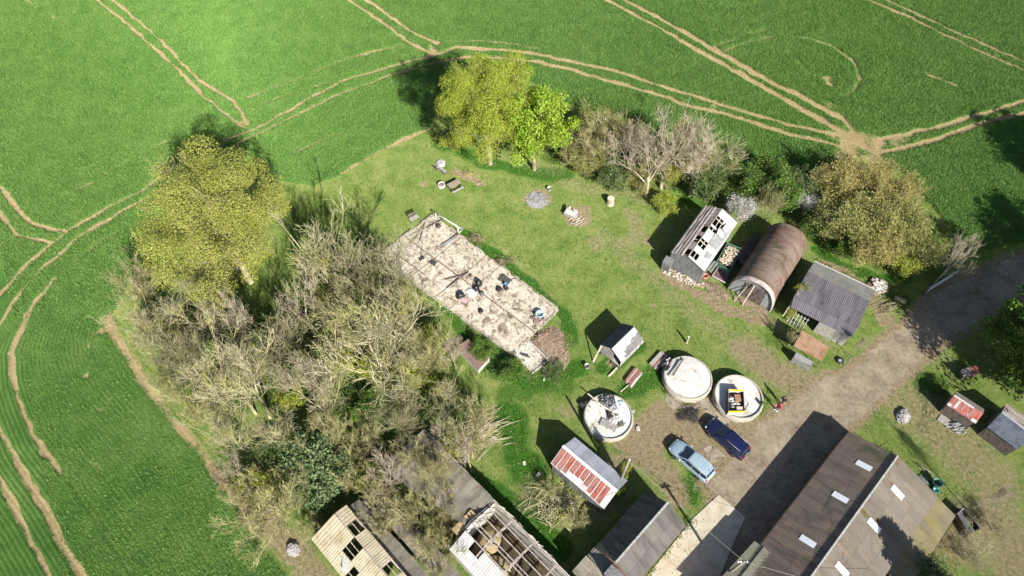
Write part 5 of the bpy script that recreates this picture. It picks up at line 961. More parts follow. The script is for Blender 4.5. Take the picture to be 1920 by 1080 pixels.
# crate of bags in the right tank
zf_ = .95-.16+.04; c4 = [G3(1366, 731, zf_+.8), G3(1394, 733, zf_+.8), G3(1396, 772, zf_+.8), G3(1366, 772, zf_+.8)]; o0 = sum(c4, Vector())/4; o0.z = zf_
ct = thing('open_crate', 'open crate with yellow ends, full of white bags and boxes, in the right tank', 'crate', o0); P_ = [Vector((p.x-o0.x, p.y-o0.y, .8)) for p in c4]; g = random.Random(2)
M_YELLOW = flat('yellow_paint', (.66, .50, .03), .5)
for i in range(4):
    p, q = P_[i], P_[(i+1) % 4]; b = MB(); b.bar((p.x, p.y, .4), (q.x, q.y, .4), .05, .8); b.build('side', M_WHITE if i % 2 == 0 else M_DARKWOOD, ct)
    if i % 2 == 0: b = MB(); b.bar((p.x, p.y, .815), (q.x, q.y, .815), .17, .03); b.build('top_rail', M_YELLOW, ct)
b = MB(); b.prism([(p.x*.97, p.y*.97) for p in P_][::-1], .0, .06); b.build('base', M_DARKWOOD, ct)
for k, (u_, v_, s_, m_, nm, lb) in enumerate(((-.4, .45, .42, M_WHITE, 'white_bag', 'white bag in the upper left of the yellow-ended crate'), (-.1, .2, .4, M_WHITE, 'white_bag', 'white bag in the middle of the yellow-ended crate'), (-.35, -.45, .42, M_TARP, 'grey_bag', 'grey bag in the lower left of the yellow-ended crate'), (-.2, -.15, .36, M_WHITE, 'white_bag', 'pale bag under the middle bag in the yellow-ended crate'), (.3, -.1, .42, mat('pale_green_bag', [(.36, (.34, .38, .28)), (.64, (.5, .54, .42))], 4), 'green_bag', 'pale green bag on the right of the yellow-ended crate'))):
    b = MB(); b.lump((0, 0, 0), (s_, s_*.8, .4), k+3, 12, 6, .4); o = b.build(nm, m_, None, (o0.x+u_*.75, o0.y+v_*1.0, zf_+.07)); tag(o, lb, 'bag', 'bags in the yellow-ended crate')
for u_, v_, sx, sy, m_, nm, lb in ((.36, .42, .6, .7, mat('brown_cardboard', [(.36, (.17, .085, .06)), (.64, (.28, .16, .11))], 2), 'cardboard_box', 'brown box in the yellow-ended crate'), (.36, -.78, .62, .5, mat('cream_cardboard', [(.36, (.46, .38, .26)), (.64, (.60, .52, .40))], 2), 'cardboard_box', 'cream box in the yellow-ended crate')):
    b = MB(); b.box((0, 0, .3), (sx, sy, .6)); b.box((0, -sy*.25, .606), (sx*.98, .06, .01)); b.box((0, sy*.24, .61), (sx*.9, sy*.46, .012)); o = b.build(nm, m_, None, (o0.x+u_*.75, o0.y+v_*1.0, zf_+.065)); tag(o, lb, 'box')
b = MB(); b.lathe([(.16, 0), (.18, .3), (.14, .36), (.01, .36)], 14); o = b.build('bucket', M_BLACK, None, G3(1427, 757, .97)); tag(o, 'black bucket on the right rim of the right tank', 'bucket')
beam('wooden_stick', 'thin stick propped beside the yellow-ended crate', 'stick', G3(1396, 771, zf_+.05), G3(1410, 760, zf_+.3), .05, .05, M_STEELRUST)
# stuff on the middle tank
g = random.Random(12)
for k, (p, q, z_, w_, m_, lb) in enumerate((((1262, 704), (1281, 672), 1.12, .16, M_DARKWOOD, 'dark board on the left edge of the domed tank, nearest its centre'), ((1256, 706), (1276, 676), 1.2, .14, M_WOODGREY, 'grey board on the left edge of the domed tank'), ((1250, 696), (1262, 676), 1.1, .18, M_STEELRUST, 'rusty board on the left edge of the domed tank'), ((1248, 700), (1259, 688), 1.25, .12, M_WHITE, 'short white board on the left edge of the domed tank'))):
    beam('scrap_board', lb, 'board', G3(*p, z_), G3(*q, z_), w_, .08, m_, 'boards piled on the domed tank')
heap('scrap_heap', 'black plastic and scrap piled against the left side of the domed tank', 'scrap', [(1240, 690), (1250, 672), (1262, 680), (1256, 705), (1246, 712)], 1.0, M_BLACK, 40, (.06, .2), mat('scrap_mix', [(.36, (.03, .03, .03)), (.5, (.16, .11, .10)), (.64, (.6, .58, .56))], 8), 13)
# stuff in the left tank
zt_ = .68
beam('wooden_pole', 'long pale pole lying across the left tank, sticking out over its rim', 'pole', G3(1102, 738, .95), G3(1157, 783, .85), .10, .08, M_TIMBER, 'poles on the left tank'); beam('wooden_pole', 'second pale pole lying beside the long one on the left tank', 'pole', G3(1112, 752, .9), G3(1150, 772, .85), .09, .08, M_TIMBER, 'poles on the left tank')
def sheetpile(name, label, cat, px, py, z, rx, ry, h, m, seed, rz=0.0):
    b = MB(); nu, nv = 16, 14; V = []
    for j in range(nv+1):
        for i in range(nu+1):
            x, y = (i/nu-.5)*2, (j/nv-.5)*2; e = 1+.25*mnoise.noise(Vector((x*1.5, y*1.5, seed))); d_ = max(0, 1-x*x*.9)*max(0, 1-y*y*.9)
            V.append((x*rx*e, y*ry*e, .02+h*d_**.5*(.55+1.1*abs(mnoise.noise(Vector((x*2.6+seed, y*2.6, seed*1.7)))))))
    b.add(V, [(j*(nu+1)+i, j*(nu+1)+i+1, (j+1)*(nu+1)+i+1, (j+1)*(nu+1)+i) for j in range(nv) for i in range(nu)], 0, False)
    o = b.build(name, m, None, G3(px, py, z), rz); return tag(o, label, cat)
sheetpile('plastic_sheet', 'crumpled black plastic at the top of the left tank', 'plastic sheet', 1138, 750, zt_, .8, .55, .4, flat('black_sheeting', (.045, .047, .052), .35), 3, .2)
sheetpile('plastic_sheet', 'crumpled grey plastic in the middle of the left tank', 'plastic sheet', 1147, 763, zt_, .5, .5, .35, flat('grey_sheeting', (.20, .20, .23), .35), 5, .5)
sheetpile('plastic_sheet', 'white crumpled sheet beside the dark boards on the left tank', 'plastic sheet', 1152, 788, zt_, .6, .5, .3, M_WHITE, 7, .3)
sheetpile('plastic_sheet', 'small pale blue sheet at the right of the left tank', 'plastic sheet', 1165, 757, zt_, .25, .3, .15, flat('pale_blue_sheet', (.38, .55, .62), .4), 8, .3)
sheetpile('plastic_sheet', 'dark crumpled rag in the centre of the left tank', 'plastic sheet', 1143, 779, zt_, .28, .55, .4, flat('dark_rag', (.055, .045, .045), .7), 9, .1)
pt = thing('pallet', 'weathered pallet lying near the bottom of the left tank', 'pallet', G3(1141, 798, zt_), -.5); b = MB()
for k in range(5): b.box((0, -.32+.16*k, .17), (1.7, .11, .03))
b.build('deck', M_WOODGREY, pt); b = MB()
for k in range(3): b.box((-.75+.75*k, 0, .085), (.1, .8, .13))
b.build('bearers', M_DARKWOOD, pt)
for k in range(4): beam('scrap_board', ['short dark board leaning at the right of the left tank pallet', 'second short dark board from the pallet on the left tank', 'third short dark board on the left tank', 'outermost short dark board on the left tank'][k], 'board', G3(1154+4*k, 803-1.2*k, zt_+.05), G3(1163+3.2*k, 792, zt_+.3), .1, .06, M_DARKWOOD, 'short dark boards on the left tank')
sheetpile('plastic_sheet', 'dark cover hanging off the left rim of the left tank', 'plastic sheet', 1099, 762, .25, .55, .65, .5, flat('dark_cover', (.05, .05, .052), .6), 11, .5)
# timber stacks on the grass
def stack(label, px0, px1, n, wv, cols, rows=2):
    a, bq = G3(*px0), G3(*px1); c = (a+bq)/2; d = bq-a; t = thing('timber_stack', label, 'timber stack', c, math.atan2(d.y, d.x)); 
    for k in range(n):
        b = MB(); 
        for r_ in range(rows): b.box((R.uniform(-.08, .08), (k-(n-1)/2)*wv, .12+.16*r_), (d.length*R.uniform(.9, 1.0), wv*.86, .13))
        b.build('board', cols[k % len(cols)], t)
    return t
M_REDBOARD = mat('red_board', [(.36, (.15, .055, .045)), (.64, (.28, .12, .10))], 3, bump=.2)
stack('stack of red and grey boards left of the domed tank', (1224, 690), (1247, 665), 5, .22, [M_REDBOARD, M_WOODGREY, M_REDBOARD, M_WOODGREY, M_WOODGREY])
stack('smaller stack of red and white boards with a long stick beside it', (1177, 722), (1197, 696), 5, .2, [M_WHITERUST, M_REDBOARD, M_REDBOARD, M_WOODGREY, M_REDBOARD])
beam('wooden_stick', 'long stick lying on the grass beside the smaller board stack', 'stick', G3(1163, 735, .06), G3(1203, 702, .4), .07, .07, M_TIMBER)
# ------------------------------------------------------------------ litter on the long floor
ZS = .17
def slabpos(px, py): return G3(px, py, ZS)
for k, (p, q, w_, m_, lb) in enumerate((((787, 452), (797, 418), .12, M_DARKWOOD, 'dark curved board at the upper corner of the long floor'), ((799, 428), (830, 412), .14, M_DARKWOOD, 'long dark board across the upper corner of the long floor'), ((762, 446), (798, 430), .10, M_WOODGREY, 'grey board near the left edge of the long floor'), ((834, 525), (879, 514), .09, M_DARKWOOD, 'thin dark pole in the middle of the long floor'), ((838, 541), (862, 523), .09, M_DARKWOOD, 'second dark pole in the middle of the long floor'), ((868, 521), (880, 513), .16, M_WOODGREY, 'thick stub where the two dark poles meet'), ((828, 462), (856, 446), .32, M_TARP, 'broad grey board near the goal'), ((846, 452), (860, 440), .22, M_DARKWOOD, 'dark board under the foot of the goal'), ((978, 666), (994, 672), .16, M_DARKWOOD, 'dark board on the lower slab'), ((925, 560), (938, 572), .07, M_TIMBER, 'thin batten beside the long floor joint'))):
    beam('scrap_board', lb, 'board', slabpos(*p)+Vector((0, 0, .06+.01*k)), slabpos(*q)+Vector((0, 0, .10+.02*k)), w_, .08, m_, 'loose boards on the long floor')
def bag(px, py, r, h, m, label, seed, cat='bag', name='rubbish_bag'):
    b = MB(); b.lump((0, 0, 0), (r, r*.85, h), seed, 14, 7, .45, freq=2); o = b.build(name, m, None, slabpos(px, py), seed*1.3); return tag(o, label, cat, 'bags and rubbish on the long floor')
for a in ((898, 533, .42, .6, M_BLACK, 'upper black bag beside the white sheet on the long floor', 1), (893, 542, .4, .5, M_BLACK, 'lower black bag beside the white sheet on the long floor', 2), (864, 555, .5, .55, M_BLACK, 'black bag on the pink board at the left of the long floor', 3), (903, 551, .34, .35, flat('grey_brown_bag', (.09, .08, .075), .6), 'grey bag on the joint of the long floor', 4), (936, 543, .32, .4, M_BLACK, 'black bag left of the blue bag on the long floor', 5), (949, 541, .3, .4, M_BLACK, 'black bag under the blue bag on the long floor', 6), (947, 534, .22, .45, flat('blue_bag', (.05, .20, .50), .4), 'bright blue bag on the long floor', 7), (793, 484, .22, .3, M_BLACK, 'black lump nearer the goal on the long floor', 8), (788, 487, .18, .25, M_BLACK, 'smaller black lump next to the black lump on the long floor', 9), (822, 425, .3, .35, flat('brown_black_rag', (.06, .045, .035), .8), 'dark rag heap at the upper corner of the long floor', 10), (901, 583, .34, .2, M_BLACK, 'flat black bag at the left edge of the long floor', 11), (882, 517, .2, .3, flat('brown_black_rag', (.06, .045, .035), .8), 'dark brown lump in the middle of the long floor', 12)): bag(*a)
sheetpile('plastic_sheet', 'white sheet among the black bags on the long floor', 'plastic sheet', 884, 550, ZS, .42, .55, .3, flat('white_sheet', (.78, .78, .78), .5), 15, .6)
sheetpile('plastic_sheet', 'dark green tarpaulin behind the blue bag on the long floor', 'plastic sheet', 947, 524, ZS, .7, .5, .1, flat('dark_green_tarp', (.055, .065, .055), .5), 16, -.6)
sheetpile('plastic_sheet', 'flat black mat in the upper half of the long floor', 'plastic sheet', 812, 492, ZS, .42, .33, .06, flat('black_mat', (.04, .042, .045), .6), 17, -.6)
sheetpile('plastic_sheet', 'pinkish sheet under the black bag at the left of the long floor', 'plastic sheet', 868, 562, ZS, .55, .3, .1, flat('pink_sheet', (.40, .27, .28), .7), 18, -.4)
bn = thing('plastic_tub', 'pale blue tub on a pile of sticks at the right end of the long floor', 'tub', G3(1012, 592, ZS)); b = MB(); b.lathe([(.34, 0), (.42, .45), (.45, .46), (.38, .44), (.30, .1), (.01, .1)], 20); b.build('tub', flat('pale_cyan_plastic', (.36, .56, .62), .4), bn); b = MB()
b.lathe([(.47, .44), (.48, .49), (.43, .49)], 20); b.build('rim', flat('pale_cyan_rim', (.50, .66, .70), .4), bn)
def sticks(name, label, cat, px, py, z, n, ln, sp, m, seed, rz0=None, rad=.02):
    g = random.Random(seed); b = MB()
    for k in range(n):
        a = (rz0+g.gauss(0, .25)) if rz0 is not None else g.random()*6.28; x, y = g.gauss(0, sp[0]), g.gauss(0, sp[1]); l = ln*g.uniform(.5, 1.2); zz_ = g.uniform(.03, .28); dx_, dy_ = math.cos(a)*l/2, math.sin(a)*l/2
        b.tube([(x-dx_, y-dy_, zz_), (x+g.gauss(0, .05), y+g.gauss(0, .05), zz_+.06), (x+dx_, y+dy_, zz_+g.uniform(-.03, .1))], [rad*1.2, rad, rad*.5], 4)
    return tag(b.build(name, m, None, G3(px, py, z)), label, cat)
sticks('stick_pile', 'pile of reddish sticks below the pale blue tub', 'stick pile', 1008, 600, ZS, 45, 1.0, (.35, .3), mat('reddish_sticks', [(.36, (.16, .10, .09)), (.64, (.36, .27, .25))], 4), 3, None, .03)
sticks('branch_heap', 'heap of pale cut branches at the right edge of the wood', 'branch heap', 905, 808, 0, 110, 2.4, (.8, .8), BARK2, 4, .35, .035)
sticks('branch_heap', 'straggling heap of brushwood left of the striped shed', 'branch heap', 1045, 950, 0, 120, 1.8, (1.1, .9), BARK, 5, None, .025)
sticks('branch_heap', 'dark burnt twigs on the burnt patch between the tanks', 'branch heap', 1293, 775, 0, 90, 1.2, (.45, .35), flat('burnt_twig', (.045, .04, .037), .9), 6, None, .018)
sticks('branch_heap', 'dead brown stalks beside the long floor below the goal', 'branch heap', 889, 450, 0, 70, 1.0, (.6, .5), mat('dead_stalk', [(.36, (.13, .08, .05)), (.64, (.30, .22, .15))], 4), 7, -.8, .02)
sticks('branch_heap', 'brown dead stalks by the middle of the long floor edge', 'branch heap', 945, 490, 0, 70, .9, (.7, .35), mat('dead_stalk', [(.36, (.13, .08, .05)), (.64, (.3, .2, .1))], 4), 8, -.7, .02)
sticks('branch_heap', 'pale cut branches strewn near the fork of the wood edge', 'branch heap', 1082, 414, 0, 16, 1.5, (.35, .25), M_TIMBER, 9, .5, .03)
sticks('branch_heap', 'yellowed cut stalks on the lawn below the olive-green tree', 'branch heap', 880, 328, 0, 40, 1.2, (.7, .25), mat('yellow_stalk', [(.36, (.30, .22, .09)), (.64, (.5, .40, .2))], 4), 10, -.6, .02)
sticks('branch_heap', 'reddish-brown twig heap near the rubbish heap', 'branch heap', 1665, 578, 0, 60, 1.3, (.6, .4), BARKD, 11, .4, .02)
g = random.Random(77); b = MB(); pA, pB, pD = slabpos(812, 404), slabpos(1048, 582), slabpos(705, 482)
for k in range(330):
    cx_ = g.choice(((.2, .3), (.35, .35), (.5, .55), (.55, .4), (.75, .3), (.85, .5), (.15, .55), (.4, .2))) if g.random() < .7 else (g.random(), g.random())
    p = pA+(pB-pA)*min(.98, max(.02, cx_[0]+g.gauss(0, .07)))+(pD-pA)*min(.96, max(.03, cx_[1]+g.gauss(0, .12))); s_ = g.uniform(.02, .10)*g.uniform(.4, 1.3); b.rock((p.x, p.y, ZS+s_*.3), (s_, s_*g.uniform(.3, .8), s_*.5), g)
tag(b.build('floor_debris', mat('floor_debris', [(.36, (.04, .03, .025)), (.48, (.13, .09, .065)), (.56, (.24, .18, .13)), (.66, (.40, .36, .30))], 5)), 'crumbs of brick, wood and plastic strewn over the long floor', 'debris', kind='stuff')
# ------------------------------------------------------------------ goal
gl = thing('football_goal', 'small white football goal standing at the corner of the long floor', 'goal', (*G(840, 424), 0)); o0 = Vector((*G(840, 424), 0))
f0, f1 = G3(818, 411)-o0, G3(859.5, 438)-o0; up = Vector((0, 0, 1.25)); d = (f1-f0).normalized(); nb = Vector((-d.y, d.x, 0)); bk0, bk1 = f0+nb*.75, f1+nb*.85
M_GOAL = flat('white_tube', (.80, .80, .80), .4)
b = MB(); b.tube([f0, f0+up], .05, 8); b.tube([f1, f1+up], .05, 8); b.tube([f0+up, f1+up], .05, 8); b.build('front_frame', M_GOAL, gl)
b = MB(); b.tube([f0, bk0, bk1, f1], .04, 8); b.tube([bk0+Vector((0, 0, .02)), f0+up], .035, 8); b.tube([bk1+Vector((0, 0, .02)), f1+up], .035, 8); b.build('back_frame', M_GOAL, gl)
b = MB()
for k in range(1, 24): t_ = k/24; b.bar((f0+up).lerp(f1+up, t_), bk0.lerp(bk1, t_)+Vector((0, 0, .03)), .014)
for k in range(1, 9): t_ = k/9; b.bar((f0+up).lerp(bk0, t_), (f1+up).lerp(bk1, t_), .014)
b.build('net', flat('net_cord', (.62, .64, .62), .8), gl)
# ------------------------------------------------------------------ benches and small things on the lawn
def bench(label, px, py, rz, back, ln=1.5):
    t = thing('wooden_bench', label, 'bench', G3(px, py), rz); b = MB()
    for k in range(4): b.box((0, -.2+.14*k, .45), (ln, .12, .04))
    b.build('seat', M_WOODGREY, t)
    if back:
        b = MB()
        for k in range(3): b.box((0, .30+.05*k, .60+.15*k), (ln, .03, .12), tilt=(-.25, 0))
        b.build('backrest', M_DARKWOOD, t)
    for s_ in (-1, 1): b = MB(); b.box((s_*(ln/2-.1), 0, .215), (.08, .5, .43)); b.build('leg', M_DARKWOOD, t)
    return t
bench('dark wooden bench with its back to the lawn, next to the grey ash pile', 827, 322, -.65+math.pi, True); bench('dark wooden bench close to the upper corner of the long floor', 777, 413, .6, True, 1.1)
pc = thing('picnic_table', 'brown plank table with a bench, casting a dark shadow on the lawn', 'table', G3(852, 352), .62); b = MB()
for k in range(5): b.box((0, -.34+.17*k, .74), (1.6, .15, .04))
b.build('table_top', mat('brown_plank', [(.36, (.16, .125, .095)), (.64, (.30, .25, .20))], 2, (1, 5, 1)), pc)
b = MB(); b.box((0, -.85, .42), (1.6, .28, .04)); b.build('seat', M_WOODGREY, pc)
for s_ in (-1, 1): b = MB(); b.box((s_*.6, -.1, .36), (.07, .9, .70)); b.box((s_*.6, -.6, .36), (.07, .6, .06)); b.build('leg', M_DARKWOOD, pc)
pn = thing('planter_ring', 'round grey planter ring beside the plank table', 'planter', G3(828, 349)); b = MB(); b.lathe([(.45, -.05), (.45, .42), (.34, .43), (.33, .25)], 24); b.build('ring', M_BLOCK, pn); b = MB(); b.lathe([(.33, .27), (.15, .33), (.01, .34)], 24); b.build('soil', M_DIRTY, pn)
br = thing('garden_barrow', 'white-lidded box on legs heaped with odds and ends on the lawn', 'barrow', G3(1070, 404), -.5); b = MB(); b.box((0, 0, .35), (1.5, .8, .5)); b.build('box', M_WOODGREY, br); b = MB(); b.box((0, -.12, .66), (1.35, .62, .04), tilt=(.25, 0)); b.build('lid', M_WHITE, br)
b = MB(); g = random.Random(5)
for k in range(12): b.rock((g.uniform(-.7, .7), g.uniform(.25, .45), .68+g.uniform(0, .15)), (.1, .08, .09), g)
b.build('clutter', mat('clutter_mix', [(.36, (.10, .04, .04)), (.5, (.36, .16, .12)), (.64, (.7, .68, .65))], 6), br)
for x_ in (-.6, .6): b = MB(); b.bar((x_, -.3, 0), (x_, -.3, .12), .08); b.bar((x_, .3, 0), (x_, .3, .12), .08); b.build('leg', M_DARKWOOD, br)
def stump(label, px, py, r, h, seed, m=None):
    t = thing('tree_stump', label, 'stump', G3(px, py)); b = MB(); V = []; n = 14
    for z_, k_ in ((-.05, 1.25), (h*.3, 1.05), (h, .95)): V += [(r*k_*(1+.18*mnoise.noise(Vector((math.cos(6.283*i/n)*1.5, math.sin(6.283*i/n)*1.5, seed))))*math.cos(6.283*i/n), r*k_*(1+.18*mnoise.noise(Vector((math.sin(6.283*i/n)*1.5, seed, 1))))*math.sin(6.283*i/n), z_) for i in range(n)]
    b.add(V, [(j*n+i, j*n+(i+1) % n, (j+1)*n+(i+1) % n, (j+1)*n+i) for j in range(2) for i in range(n)], 0, True); b.build('trunk', m or BARK2, t); b = MB(); b.poly([(v[0], v[1], h+.002) for v in V[2*n:]]); b.build('cut_face', M_TIMBER, t); return t
stump('pale split stump with a dark shadow on the lawn', 1144, 381, .45, .9, 2); stump('thin broken stump between the huts', 1287, 642, .12, 1.2, 3); stump('low pale stump among the hedge roots', 1143, 332, .3, .5, 5)
def bucket(label, px, py, r, h, m, cat='bucket', name='bucket', z=0.0):
    b = MB(); b.lathe([(r*.85, 0), (r, h), (r*1.06, h), (r*.92, h-.02), (r*.8, .06), (.01, .06)], 18); return tag(b.build(name, m, None, G3(px, py, z)), label, cat)
bucket('white bucket at the edge of the ash circle', 1030, 356, .28, .4, M_WHITE); bucket('pale bucket on the grass left of the stilt hut', 1100, 689, .25, .5, M_WHITE); bucket('blue drum in the shade beside the arched hut', 1390, 491, .35, .9, flat('blue_grey_drum', (.16, .20, .28), .4), 'drum', 'plastic_drum')
bucket('dark green drum beside the great barn', 1751, 909, .42, .8, flat('dark_green_drum', (.045, .11, .10), .4), 'drum', 'plastic_drum'); bucket('turquoise tub beside the green drum', 1753, 920, .28, .3, flat('turquoise_tub', (.12, .42, .42), .4), 'tub', 'plastic_tub')
for k, (px, py, s_, lb) in enumerate(((983, 869, .2, 'left of two pale stones left of the striped shed'), (1009, 890, .22, 'right of two pale stones left of the striped shed'), (1043, 700, .18, 'pale stone below the red brick rubble'), (1020, 712, .16, 'pale stone in the weeds below the lower slab'), (896, 345, .14, 'white stone at the end of the yellowed stalks'), (1185, 772, .2, 'flat pale stone between the tanks'), (1196, 804, .22, 'pale stone right of the left tank'))):
    b = MB(); b.rock((0, 0, s_*.4), (s_, s_*.7, s_*.5), random.Random(k)); tag(b.build('stone', M_BLOCK, None, G3(px, py)), lb, 'stone')
# log trailer, flat trailer, ladder
c4 = [G3(1365, 455, 1.3), G3(1392, 467, 1.3), G3(1368, 507, 1.3), G3(1344, 490, 1.3)]; o0 = sum(c4, Vector())/4; o0.z = 0; P_ = [Vector((p.x-o0.x, p.y-o0.y, 0)) for p in c4]
lb_ = thing('log_bin', 'green open-topped bin full of split firewood', 'log bin', o0); M_GREENBIN = flat('dull_green_paint', (.075, .155, .105), .5)
for i in range(4): p, q = P_[i], P_[(i+1) % 4]; b = MB(); b.bar((p.x, p.y, .78), (q.x, q.y, .78), .08, 1.04); b.build('side', M_GREENBIN, lb_)
b = MB(); b.prism([(p.x*.96, p.y*.96) for p in P_][::-1], .2, .3); b.build('floor', M_DARKWOOD, lb_)
for s_ in (-1, 1): b = MB(); e = (P_[0]-P_[3]).normalized(); c_ = Vector((e.y, -e.x, 0))*s_*.75; b.tube([c_+Vector((0, 0, .3))-Vector((e.y, -e.x, 0))*.1, c_+Vector((0, 0, .3))+Vector((e.y, -e.x, 0))*.1], .3, 14); b.build('wheel', M_BLACK, lb_)
fw = thing('firewood_load', 'split pale firewood heaped in the green bin', 'firewood', (o0.x, o0.y, 1.0)); fw['kind'] = 'stuff'; b = MB(); g = random.Random(6); u_, v_ = P_[1]-P_[0], P_[3]-P_[0]
for k in range(170):
    p = P_[0]+u_*g.uniform(.12, .88)+v_*g.uniform(.1, .9); a = g.random()*6.28; l = g.uniform(.14, .24); z_ = g.uniform(-.1, .28); b.bar((p.x-math.cos(a)*l, p.y-math.sin(a)*l, z_), (p.x+math.cos(a)*l, p.y+math.sin(a)*l, z_+g.uniform(-.1, .1)), .11, .09)
b.build('logs', mat('split_logs', [(.34, (.16, .11, .07)), (.5, (.36, .28, .20)), (.66, (.58, .50, .40))], 5), fw)
ft = thing('flat_trailer', 'low dark flat trailer with a pale front rail in the gap between the sheds', 'trailer', G3(1353, 517), math.radians(54)); b = MB(); b.box((0, 0, .5), (2.2, 1.5, .1)); b.build('deck', mat('maroon_deck', [(.36, (.06, .035, .04)), (.64, (.13, .08, .085))], 3), ft)
b = MB(); b.box((-1.1, 0, .62), (.08, 1.6, .12)); b.box((0, .78, .6), (2.2, .05, .1)); b.build('rail', flat('pale_pink_rail', (.50, .42, .42), .6), ft)
for s_ in (-1, 1): b = MB(); b.tube([(.2, s_*.72, .3), (.2, s_*.86, .3)], .3, 16); b.build('wheel', M_BLACK, ft)
ld = thing('ladder', 'short white ladder leaning in the gap beside the broken shed', 'ladder', (*G(1337, 500), 0)); o0 = Vector((*G(1337, 500), 0)); p0, p1 = G3(1330, 509, .9)-o0, G3(1343, 491, 1.9)-o0; sd_ = Vector((p1-p0).cross(Vector((0, 0, 1)))).normalized()*.2
b = MB(); b.bar(p0-sd_, p1-sd_, .05); b.bar(p0+sd_, p1+sd_, .05); b.build('rails', M_WHITE, ld); b = MB()
for k in range(7): t_ = (k+.5)/7; b.bar(p0.lerp(p1, t_)-sd_, p0.lerp(p1, t_)+sd_, .045)
b.build('rungs', M_WHITE, ld)
bk_ = thing('red_tub', 'dull red tub at the corner of the broken shed', 'tub', G3(1321, 520)); b = MB(); b.lathe([(.3, 0), (.36, .4), (.3, .4), (.26, .1), (.01, .1)], 16); b.build('tub', flat('dull_red', (.36, .13, .10), .6), bk_); b = MB(); b.lathe([(.37, .38), (.38, .43), (.33, .43)], 16); b.build('rim', flat('dull_red_rim', (.42, .19, .15), .6), bk_)
# wheel, log, gate, cart, frame
wh = thing('spare_wheel', 'old wheel lying on its side at the roadside', 'wheel', G3(1574, 677)); b = MB(); b.lathe([(.2, .06), (.34, 0), (.42, .1), (.36, .22), (.22, .2)], 22); b.build('tyre', M_BLACK, wh); b = MB(); b.lathe([(.21, .08), (.2, .16), (.08, .14), (.01, .14)], 22); b.build('rim', M_SILVER, wh)
lg = thing('log', 'short thick log lying behind the purple-grey shed', 'log', G3(1685, 565), -.55); b = MB(); b.tube([(-.6, 0, .28), (0, .03, .3), (.6, 0, .28)], [.3, .28, .26], 12); b.build('bark', BARKD, lg); b = MB(); b.lathe([(.2, 0), (.01, .01)], 12); b.build('cut_face', M_TIMBER, lg, (.61, 0, .28)).rotation_euler = (0, math.pi/2, 0)
gt = thing('metal_gate', 'long galvanised gate standing open beside the shaded road', 'gate', (*G(1731, 552), 0)); p = Vector((*G(1786, 518), 0))-Vector((*G(1731, 552), 0)); ln = p.length; gt.rotation_euler.z = math.atan2(p.y, p.x); M_GALV = flat('galvanised_tube', (.50, .53, .57), .35, .3); b = MB()
for z_ in (.2, .4, .6, .8, 1.0, 1.2): b.tube([(0, 0, z_), (ln, 0, z_)], .035, 8)
b.build('bars', M_GALV, gt); b = MB(); b.tube([(0, 0, .1), (0, 0, 1.25)], .04, 8); b.tube([(ln, 0, .1), (ln, 0, 1.25)], .04, 8); b.tube([(0, 0, .15), (ln, 0, 1.2)], .03, 8); b.build('stiles', M_GALV, gt); b = MB(); b.bar((-.15, 0, 0), (-.15, 0, 1.6), .16); b.build('gate_post', M_DARKWOOD, gt)
c4 = [G3(1807, 953, 1.0), G3(1840, 992, 1.0), G3(1818, 1000, 1.0), G3(1796, 964, 1.0)]; o0 = sum(c4, Vector())/4; o0.z = 0; P_ = [Vector((p.x-o0.x, p.y-o0.y, 0)) for p in c4]
cart = thing('black_cart', 'long narrow black box cart on the grass behind the great barn', 'cart', o0)
for i in range(4): p, q = P_[i], P_[(i+1) % 4]; b = MB(); b.bar((p.x, p.y, .65), (q.x, q.y, .65), .06, .7); b.build('side', M_DARKWOOD if i < 3 else M_WOODGREY, cart)
b = MB(); b.prism([(p.x*.97, p.y*.97) for p in P_][::-1], .3, .36); b.build('bed', M_BLACK, cart); m1 = P_[0].lerp(P_[3], .55); m2 = P_[1].lerp(P_[2], .55); b = MB(); b.quad((P_[3].x, P_[3].y, .99), (P_[2].x, P_[2].y, .99), (m2.x, m2.y, 1.02), (m1.x, m1.y, 1.02)); b.build('lid', flat('charcoal_lid', (.07, .072, .075), .6), cart)
for i in (0, 2):
    p = P_[i]*.9; b = MB(); b.tube([(p.x-.1, p.y, .3), (p.x+.1, p.y, .3)], .3, 14); b.build('wheel', M_BLACK, cart)
sf = thing('cycle_frame', 'rusty frame with hoops leaning beside the great barn', 'cycle frame', G3(1735, 886), -.75); b = MB()
for k in range(3): b.tube([(-.5+.45*k+.22*math.cos(a*.5236), .05*k, .25+.22*math.sin(a*.5236)) for a in range(13)], .025, 6)
b.build('hoop', M_STEELRUST, sf); b = MB(); b.tube([(-.9, 0, .5), (.6, .1, .45)], .03, 6); b.tube([(-.9, 0, .5), (-.8, .3, .1)], .03, 6); b.build('bar', M_STEELRUST, sf)
sticks('scrap_heap', 'grey scrap in front of the small red-roofed hut', 'scrap', 1795, 800, 0, 26, .8, (.35, .25), M_TARP, 14, .3, .06); sheetpile('plastic_sheet', 'dark green cover on the grass beside the great barn', 'plastic sheet', 1733, 897, .02, .5, .3, .12, flat('grey_green_cover', (.08, .10, .085), .6), 21, -.8)
